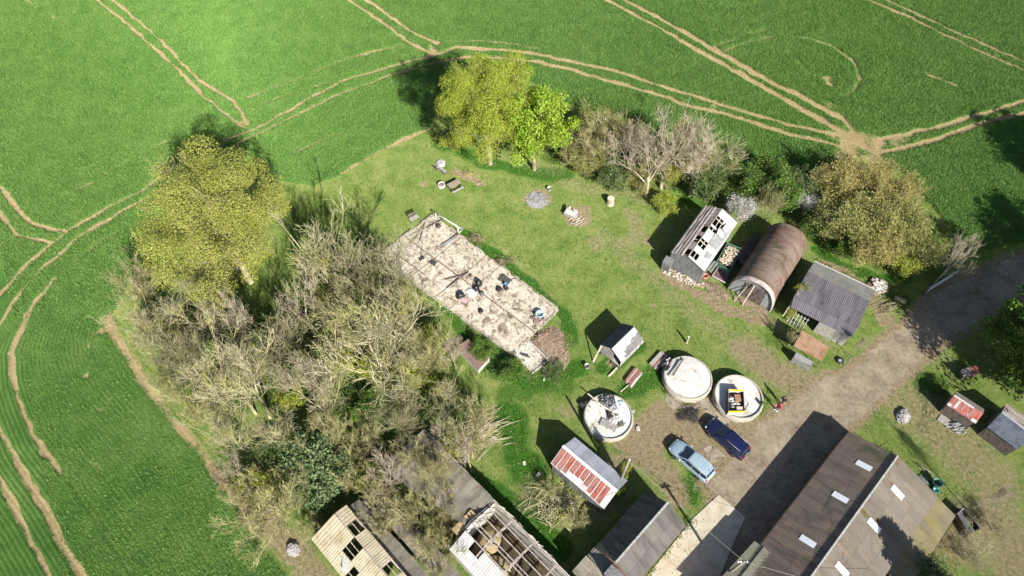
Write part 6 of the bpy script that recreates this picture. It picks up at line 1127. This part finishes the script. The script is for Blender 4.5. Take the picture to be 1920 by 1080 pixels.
# ------------------------------------------------------------------ telegraph poles and wire
M_POLE = mat('pole_timber', [(.36, (.10, .085, .07)), (.64, (.24, .21, .175))], 3, (3, 3, .4))
p1 = G(1395, 1053, 6.4); p2 = G(1180, 862, 7.0)
tp = thing('telegraph_pole', 'tall telegraph pole with white insulators at the corner of the great barn', 'pole', (*p1, 0)); b = MB(); b.tube([(0, 0, -.2), (0, 0, 6.5)], [.15, .11], 10); b.build('shaft', M_POLE, tp); b = MB(); b.bar((-.5, -.05, 6.2), (.35, .1, 6.2), .1, .1); b.build('crossarm', M_POLE, tp)
for x_ in (-.45, -.25, .25): b = MB(); b.lathe([(.03, 0), (.075, .05), (.075, .13), (.04, .18), (.01, .19)], 12); b.build('insulator', flat('white_porcelain', (.8, .8, .8), .25), tp, (x_, 0, 6.26))
tq = thing('telegraph_pole', 'old ivy-covered telegraph pole behind the striped shed', 'pole', (*p2, 0)); b = MB(); b.tube([(0, 0, -.2), (0, 0, 7.0)], [.15, .11], 10); b.build('shaft', M_POLE, tq); b = MB(); b.lathe([(.03, 0), (.07, .05), (.07, .12), (.01, .17)], 10); b.build('insulator', flat('white_porcelain', (.8, .8, .8), .25), tq, (0, 0, 7.0))
wv = Vector((p2[0], p2[1], 7.0)); wu = Vector((p1[0], p1[1], 6.45))
b = MB(); b.tube([wv.lerp(wu, t_/20)-Vector((0, 0, .35*4*(t_/20)*(1-t_/20))) for t_ in range(21)], .014, 5); tag(b.build('overhead_wire', flat('wire', (.30, .27, .22), .5)), 'thin overhead wire between the two telegraph poles', 'wire')
we = Vector((*G(1720, 1140, 6), 6)); b = MB(); b.tube([wu.lerp(we, t_/20)-Vector((0, 0, .3*4*(t_/20)*(1-t_/20))) for t_ in range(21)], .014, 5); tag(b.build('overhead_wire', flat('wire', (.3, .27, .22), .5)), 'thin overhead wire leading off over the great barn', 'wire')
# ------------------------------------------------------------------ outbuilding corner at the bottom edge
oc = thing('brick_hut', 'small brick hut with a grey roof at the bottom edge, left of the dark barn', 'hut', (*G(1100, 1085), 0), math.radians(45)); b = MB(); b.box((0, 0, 1.0), (1.6, 2.0, 2.0)); b.build('wall', M_BRICK, oc); b = MB(); b.sheet((-.9, -1.15, 2.1), (.9, -1.15, 2.1), (.9, 1.15, 2.35), (-.9, 1.15, 2.35), 14, .015); b.build('roof', M_GREYASB, oc)

# weeds creeping over the edges of the slabs, tank feet and walls
def weeds_along(name, label, lines, n, seed, m_=None, ln=.3, wd=.07):
    rg = np.random.RandomState(seed); xs, ys = [], []
    for k in range(n):
        l = lines[rg.randint(len(lines))]; i = rg.randint(len(l)-1); t_ = rg.rand(); a, b2 = G(*l[i]), G(*l[i+1]); q = mnoise.noise(Vector((a[0]*.3+t_*6+i, seed, k % 2*.1)))
        if q < -.12: continue
        xs.append(a[0]+(b2[0]-a[0])*t_+rg.normal(0, .22)); ys.append(a[1]+(b2[1]-a[1])*t_+rg.normal(0, .22))
    blades(name, np.array(xs), np.array(ys), np.full(len(xs), .1), rg, ln, wd, m_ or GRASSLEAF, (.3, 1.3), label)
weeds_along('weed_leaves', 'weeds and grass creeping over the edges of the floor slabs and tanks', [[(812, 404), (1048, 582), (960, 666), (870, 600), (720, 492)], [(720, 492), (812, 404)], [(961, 666), (998, 703), (1030, 676)], [(1095, 760), (1100, 800), (1140, 827)], [(1240, 730), (1290, 757), (1335, 735)], [(1338, 760), (1385, 790), (1430, 770)], [(1297, 974), (1212, 1082)], [(1590, 813), (1424, 1024)], [(1590, 815), (1683, 858)], [(1035, 871), (1135, 953)], [(1245, 505), (1315, 530)], [(1444, 585), (1500, 495)], [(1527, 487), (1650, 550)]], 6000, 61, None, .2, .05)
# ------------------------------------------------------------------ cars
M_GLASS = flat('car_glass', (.016, .024, .040), .08, 0, .6, .3)
M_TYRE = flat('tyre_rubber', (.02, .02, .021), .8); M_ALLOY = flat('alloy_rim', (.45, .46, .48), .3, .7)
def paint(name, col, metal):
    return mat(name, [(.3, tuple(c*.95 for c in col)), (.7, tuple(c*1.05 for c in col))], 2, rough=.3, metal=metal, bump=0, spec=.5, coat=.6)
def estate(label, rear, front, pm, ln, group):
    a, b_ = Vector((*G(*rear), 0)), Vector((*G(*front), 0)); d = b_-a; c = (a+b_)/2; c.z = 0
    t = thing('estate_car', label, 'car', c, math.atan2(d.y, d.x), group); k = ln/4.64
    ST = [(-2.32, .66, .74, .60), (-2.24, .80, .90, .80), (-2.0, .86, .97, .92), (-1.2, .885, .99, .95), (0, .89, .98, .94), (.8, .885, .975, .93), (1.15, .87, .96, .90), (1.6, .85, .90, .82), (2.0, .79, .82, .73), (2.22, .68, .74, .64), (2.33, .50, .62, .52)]
    V = []; n = 11
    for x, w_, zt, zs in ST:
        ring = [(-w_*.90, .20), (-w_*.99, .34), (-w_, .58), (-w_*.985, zs-.05), (-w_*.93, zs+.02), (0, zt+.025)]
        ring = ring[:5]+[(-w_*.55, zt), (0, zt+.03), (w_*.55, zt)]+[(-p, q) for p, q in ring[:5][::-1]]
        n = len(ring); V += [(x*k, p, q) for p, q in ring]
    b = MB(); F_ = [(j*n+i, j*n+i+1, (j+1)*n+i+1, (j+1)*n+i) for j in range(len(ST)-1) for i in range(n-1)]+[(j*n+n-1, j*n, (j+1)*n, (j+1)*n+n-1) for j in range(len(ST)-1)]
    b.add(V, F_, 0, True); b.add([V[i] for i in range(n)], [tuple(range(n))], 0); b.add([V[-n+i] for i in range(n)], [tuple(range(n-1, -1, -1))], 0); b.build('body', pm, t)
    # greenhouse: belt line and roof line
    BX = [-2.18, -1.45, -.45, .45, 1.12]; RX = [-1.98, -1.42, -.50, .05, .22]; bw = [.74, .82, .83, .82, .74]; rw = [.56, .62, .64, .62, .57]; rz_ = [1.40, 1.46, 1.485, 1.475, 1.44]
    b = MB(); V = []
    for i in range(5): V += [(BX[i]*k, -bw[i], .93), (RX[i]*k, -rw[i], rz_[i]-.02), (RX[i]*k, -rw[i]*.5, rz_[i]+.02), (RX[i]*k, 0, rz_[i]+.03), (RX[i]*k, rw[i]*.5, rz_[i]+.02), (RX[i]*k, rw[i], rz_[i]-.02), (BX[i]*k, bw[i], .93)]
    b.add(V, [(j*7+i, j*7+i+1, (j+1)*7+i+1, (j+1)*7+i) for j in range(4) for i in range(6)], 0, False); b.add([V[i] for i in range(7)], [tuple(range(7))]); b.add([V[-7+i] for i in range(7)], [tuple(range(6, -1, -1))]); b.build('roof', pm, t)
    def pane(name, P, off):
        o = Vector(off); b = MB(); b.poly([Vector(p)+o for p in P]); return b.build(name, M_GLASS, t)
    pane('windscreen', [(BX[4]*k-.02, -bw[4]*.93, .96), (BX[4]*k-.02, bw[4]*.93, .96), (RX[4]*k+.02, rw[4]*.95, rz_[4]-.03), (RX[4]*k+.02, -rw[4]*.95, rz_[4]-.03)], (.014, 0, .02))
    pane('rear_window', [(BX[0]*k+.05, bw[0]*.88, 1.04), (BX[0]*k+.05, -bw[0]*.88, 1.04), (RX[0]*k, -rw[0]*.92, rz_[0]-.05), (RX[0]*k, rw[0]*.92, rz_[0]-.05)], (-.03, 0, .014))
    for s_ in (-1, 1):
        for j in range(3 if True else 4):
            i0, i1 = j, j+1
            def L_(i, f, e): return Vector((BX[i]*k, s_*bw[i], .93)).lerp(Vector((RX[i]*k, s_*rw[i], rz_[i]-.02)), f)
            P = [L_(i0, .1, 0).lerp(L_(i1, .1, 0), .05), L_(i0, .1, 0).lerp(L_(i1, .1, 0), .95), L_(i0, .86, 0).lerp(L_(i1, .86, 0), .95), L_(i0, .86, 0).lerp(L_(i1, .86, 0), .05)]
            pane('side_window', P if s_ < 0 else P[::-1], (0, s_*.014, .012))
        P = [Vector((BX[3]*k, s_*bw[3], 0)), Vector((BX[4]*k, s_*bw[4], 0))]
        pane('side_window', ([(BX[3]*k+.03, s_*(bw[3]-.02), .97), (BX[4]*k-.15, s_*(bw[4]+.0), .97), (RX[3]*k+.06, s_*(rw[3]+.005), rz_[3]-.08)] if s_ < 0 else [(RX[3]*k+.06, s_*(rw[3]+.005), rz_[3]-.08), (BX[4]*k-.15, s_*bw[4], .97), (BX[3]*k+.03, s_*(bw[3]-.02), .97)]), (0, s_*.02, .01))
        for x in (-1.38, 1.42):
            w_ = MB(); w_.lathe([(.2, -.1), (.31, -.1), (.325, 0), (.31, .1), (.2, .1)], 22); wo_ = w_.build('wheel', M_TYRE, t, (x*k, s_*.80, .325)); wo_.rotation_euler = (math.pi/2, 0, 0)
            w_ = MB(); w_.lathe([(.21, .04), (.19, .08*1), (.06, .06), (.01, .07)], 22); w_.lathe([(.21, -.04), (.19, -.08), (.06, -.06), (.01, -.07)], 22); r_ = w_.build('rim', M_ALLOY, wo_)
        b = MB(); b.lump((0, 0, 0), (.17, .14, .10), 2, 10, 5, 0); o = b.build('headlight', flat('headlight_glass', (.55, .58, .6), .1, 0, .6, .5), t, (2.12*k, s_*.58, .63))
        b = MB(); b.box((0, 0, 0), (.14, .16, .26)); b.build('tail_light', flat('tail_light_red', (.42, .012, .018), .25, 0, .5, .4), t, (-2.22*k, s_*.70, .80))
        b = MB(); b.lump((0, 0, 0), (.10, .12, .13), 4, 10, 5, .05); b.build('mirror', pm, t, (.82*k, s_*.98, .93)); b = MB(); b.tube([(-1.75*k, s_*.585, 1.50), (-.4*k, s_*.63, 1.53), (.0, s_*.61, 1.51)], .018, 6); b.build('roof_rail', flat('rail_grey', (.30, .31, .33), .4, .3), t)
    b = MB(); b.box((-2.33*k, 0, .42), (.1, 1.45, .2)); b.build('rear_bumper', pm, t); b = MB(); b.box((-2.345*k, 0, .68), (.02, .5, .11)); b.build('number_plate', flat('plate_yellow', (.6, .5, .08), .5), t)
    b = MB(); b.box((2.27*k, 0, .50), (.12, .85, .16)); b.build('grille', M_BLACK, t); b = MB(); b.bar((1.17*k, -.6, .975), (1.17*k, .62, .975), .05, .02); b.build('wiper', M_BLACK, t)
    b = MB(); b.bar((-1.75*k, 0, 1.46), (-1.85*k, 0, 1.56), .03); b.build('aerial', M_BLACK, t)
    return t
estate('silvery light blue estate car parked beside the grass, bonnet pointing away from the road', (1330, 898), (1259, 836), paint('silver_blue_paint', (.38, .50, .57), .4), 4.6, 'parked cars')
estate('dark navy estate car parked nearer the round tanks than the light blue one', (1394, 855), (1327, 797), paint('navy_paint', (.010, .014, .055), .25), 4.5, 'parked cars')
# ------------------------------------------------------------------ two people standing by the right tank
def skin(name, V, E, rad, root, m, parent, sub=1):
    me = bpy.data.meshes.new(name); me.from_pydata(V, E, []); me.materials.append(m); o = bpy.data.objects.new(name, me); COL.objects.link(o); o.parent = parent
    o.modifiers.new('skin', 'SKIN'); sm = o.modifiers.new('sub', 'SUBSURF'); sm.levels = sm.render_levels = sub
    if not me.skin_vertices: return o
    for i, s_ in enumerate(me.skin_vertices[0].data): s_.radius = rad[i]; s_.use_root = (i == root)
    return o
M_SKIN = flat('skin', (.50, .32, .24), .6)
def person(label, px, py, face, jacket, trousers, hair, shoes, arms, stride, h=1.75):
    t = thing('person', label, 'person', (*G(px, py), 0), face); t.scale = (h/1.75,)*3
    V, E, Rr = [], [], []
    def vtx(p, r, par=None):
        V.append(p); Rr.append((r, r) if not isinstance(r, tuple) else r); i = len(V)-1
        if par is not None: E.append((par, i))
        return i
    pel = vtx((0, 0, .95), (.13, .10)); wa = vtx((0, 0, 1.10), (.12, .09), pel); ch = vtx((0, 0, 1.30), (.15, .105), wa); nb_ = vtx((0, -.005, 1.45), (.07, .065), ch); nk = vtx((0, .005, 1.52), (.052, .055), nb_); hd = vtx((0, .02, 1.60), (.072, .085), nk); ht_ = vtx((0, .01, 1.68), (.076, .09), hd); vtx((0, 0, 1.74), (.045, .055), ht_); vtx((0, .115, 1.625), .014, hd)
    vtx((.085, .0, 1.62), (.012, .02), hd); vtx((-.085, 0, 1.62), (.012, .02), hd)
    joints = {}
    for s_ in (-1, 1):
        eb, wr_ = arms[0 if s_ < 0 else 1]; sh_ = vtx((s_*.175, 0, 1.40), .062, ch); e_ = vtx((s_*eb[0], eb[1], eb[2]), .045, sh_); w_ = vtx((s_*wr_[0], wr_[1], wr_[2]), .030, e_); dr = (Vector(V[w_])-Vector(V[e_])).normalized(); pm_ = vtx(tuple(Vector(V[w_])+dr*.055), (.038, .018), w_); pe = vtx(tuple(Vector(V[pm_])+dr*.035), (.038, .015), pm_)
        sd_ = Vector((dr.y, -dr.x, 0)); sd_ = sd_.normalized() if sd_.length > .05 else Vector((0, 1, 0)); bend = dr.cross(sd_)*s_
        for q, (of, ln_) in enumerate(((-.030, .062), (-.010, .072), (.010, .068), (.029, .052))):
            a_ = vtx(tuple(Vector(V[pe])+sd_*of+dr*.012), .0095, pe); b2 = vtx(tuple(Vector(V[a_])+dr*ln_*.55+bend*.006), .0088, a_); vtx(tuple(Vector(V[b2])+dr*ln_*.42+bend*.018), .0075, b2)
        th_ = vtx(tuple(Vector(V[w_])+dr*.03+sd_*.036), .011, w_); vtx(tuple(Vector(V[th_])+dr*.045+sd_*.018), .009, th_)
        st = stride*s_; hp = vtx((s_*.09, 0, .90), .085, pel); kn = vtx((s_*.10, .02+st*.5, .50), .058, hp); an = vtx((s_*.10, st-.02, .09), .038, kn); vtx((s_*.105, st+.13, .035), (.042, .03), an)
        joints[s_] = (tuple(V[sh_]), tuple(V[e_]), tuple(V[w_]), tuple(V[hp]), tuple(V[kn]), tuple(V[an]))
    skin('body', V, E, Rr, 0, M_SKIN, t, 1)
    JV = [(0, 0, .86), (0, 0, 1.0), (0, 0, 1.12), (0, 0, 1.32), (0, -.005, 1.46)]; JE = [(0, 1), (1, 2), (2, 3), (3, 4)]; JR = [(.16, .125), (.155, .12), (.145, .115), (.175, .13), (.09, .085)]
    for s_ in (-1, 1):
        b0 = len(JV); JV += [joints[s_][0], joints[s_][1], tuple(Vector(joints[s_][1]).lerp(Vector(joints[s_][2]), .9))]; JR += [(.080, .080), (.062, .062), (.045, .045)]; JE += [(3, b0), (b0, b0+1), (b0+1, b0+2)]
    skin('jacket', JV, JE, JR, 1, jacket, t)
    TV = [(0, 0, .96)]; TE = []; TR = [(.145, .115)]
    for s_ in (-1, 1):
        b0 = len(TV); TV += [joints[s_][3], joints[s_][4], (joints[s_][5][0], joints[s_][5][1], .13)]; TR += [(.10, .10), (.074, .074), (.058, .058)]; TE += [(0, b0), (b0, b0+1), (b0+1, b0+2)]
    skin('trousers', TV, TE, TR, 0, trousers, t)
    for s_ in (-1, 1):
        a_ = joints[s_][5]; b = MB(); b.lump((0, 0, 0), (.055, .145, .10), 3, 12, 5, .04); b.build('shoe', shoes, t, (a_[0], a_[1]+.06, .0))
    b = MB(); b.lump((0, -.012, 1.645), (.092, .105, .125), 5, 14, 6, .06); b.build('hair', hair, t)
    for s_ in (-1, 1): b = MB(); b.lump((0, 0, 0), (.011, .008, .009), 1, 8, 4, 0); b.build('eye', M_BLACK, t, (s_*.032, .103, 1.632))
    b = MB(); b.box((0, 0, 0), (.045, .008, .010)); b.build('mouth', flat('lips', (.36, .15, .13), .6), t, (0, .10, 1.575))
    return t
person('person in a red jacket and blue jeans standing beside the right tank', 1455, 769, 1.9, flat('red_jacket', (.56, .018, .07), .7), flat('blue_jeans', (.10, .14, .21), .85), flat('dark_hair', (.02, .015, .012), .6), flat('pale_trainers', (.62, .6, .58), .6), [((.25, .02, 1.13), (.24, .14, .92)), ((.27, .03, 1.14), (.20, .20, 1.02))], .06)
person('person in black clothes standing behind the one in the red jacket', 1463, 757, 2.3, flat('black_jacket', (.020, .020, .024), .8), flat('dark_trousers', (.030, .030, .036), .85), flat('brown_hair', (.045, .028, .018), .6), flat('dark_shoes', (.05, .045, .04), .6), [((.26, .0, 1.13), (.25, .10, .90)), ((.25, .04, 1.13), (.17, .22, 1.05))], .10, 1.8)
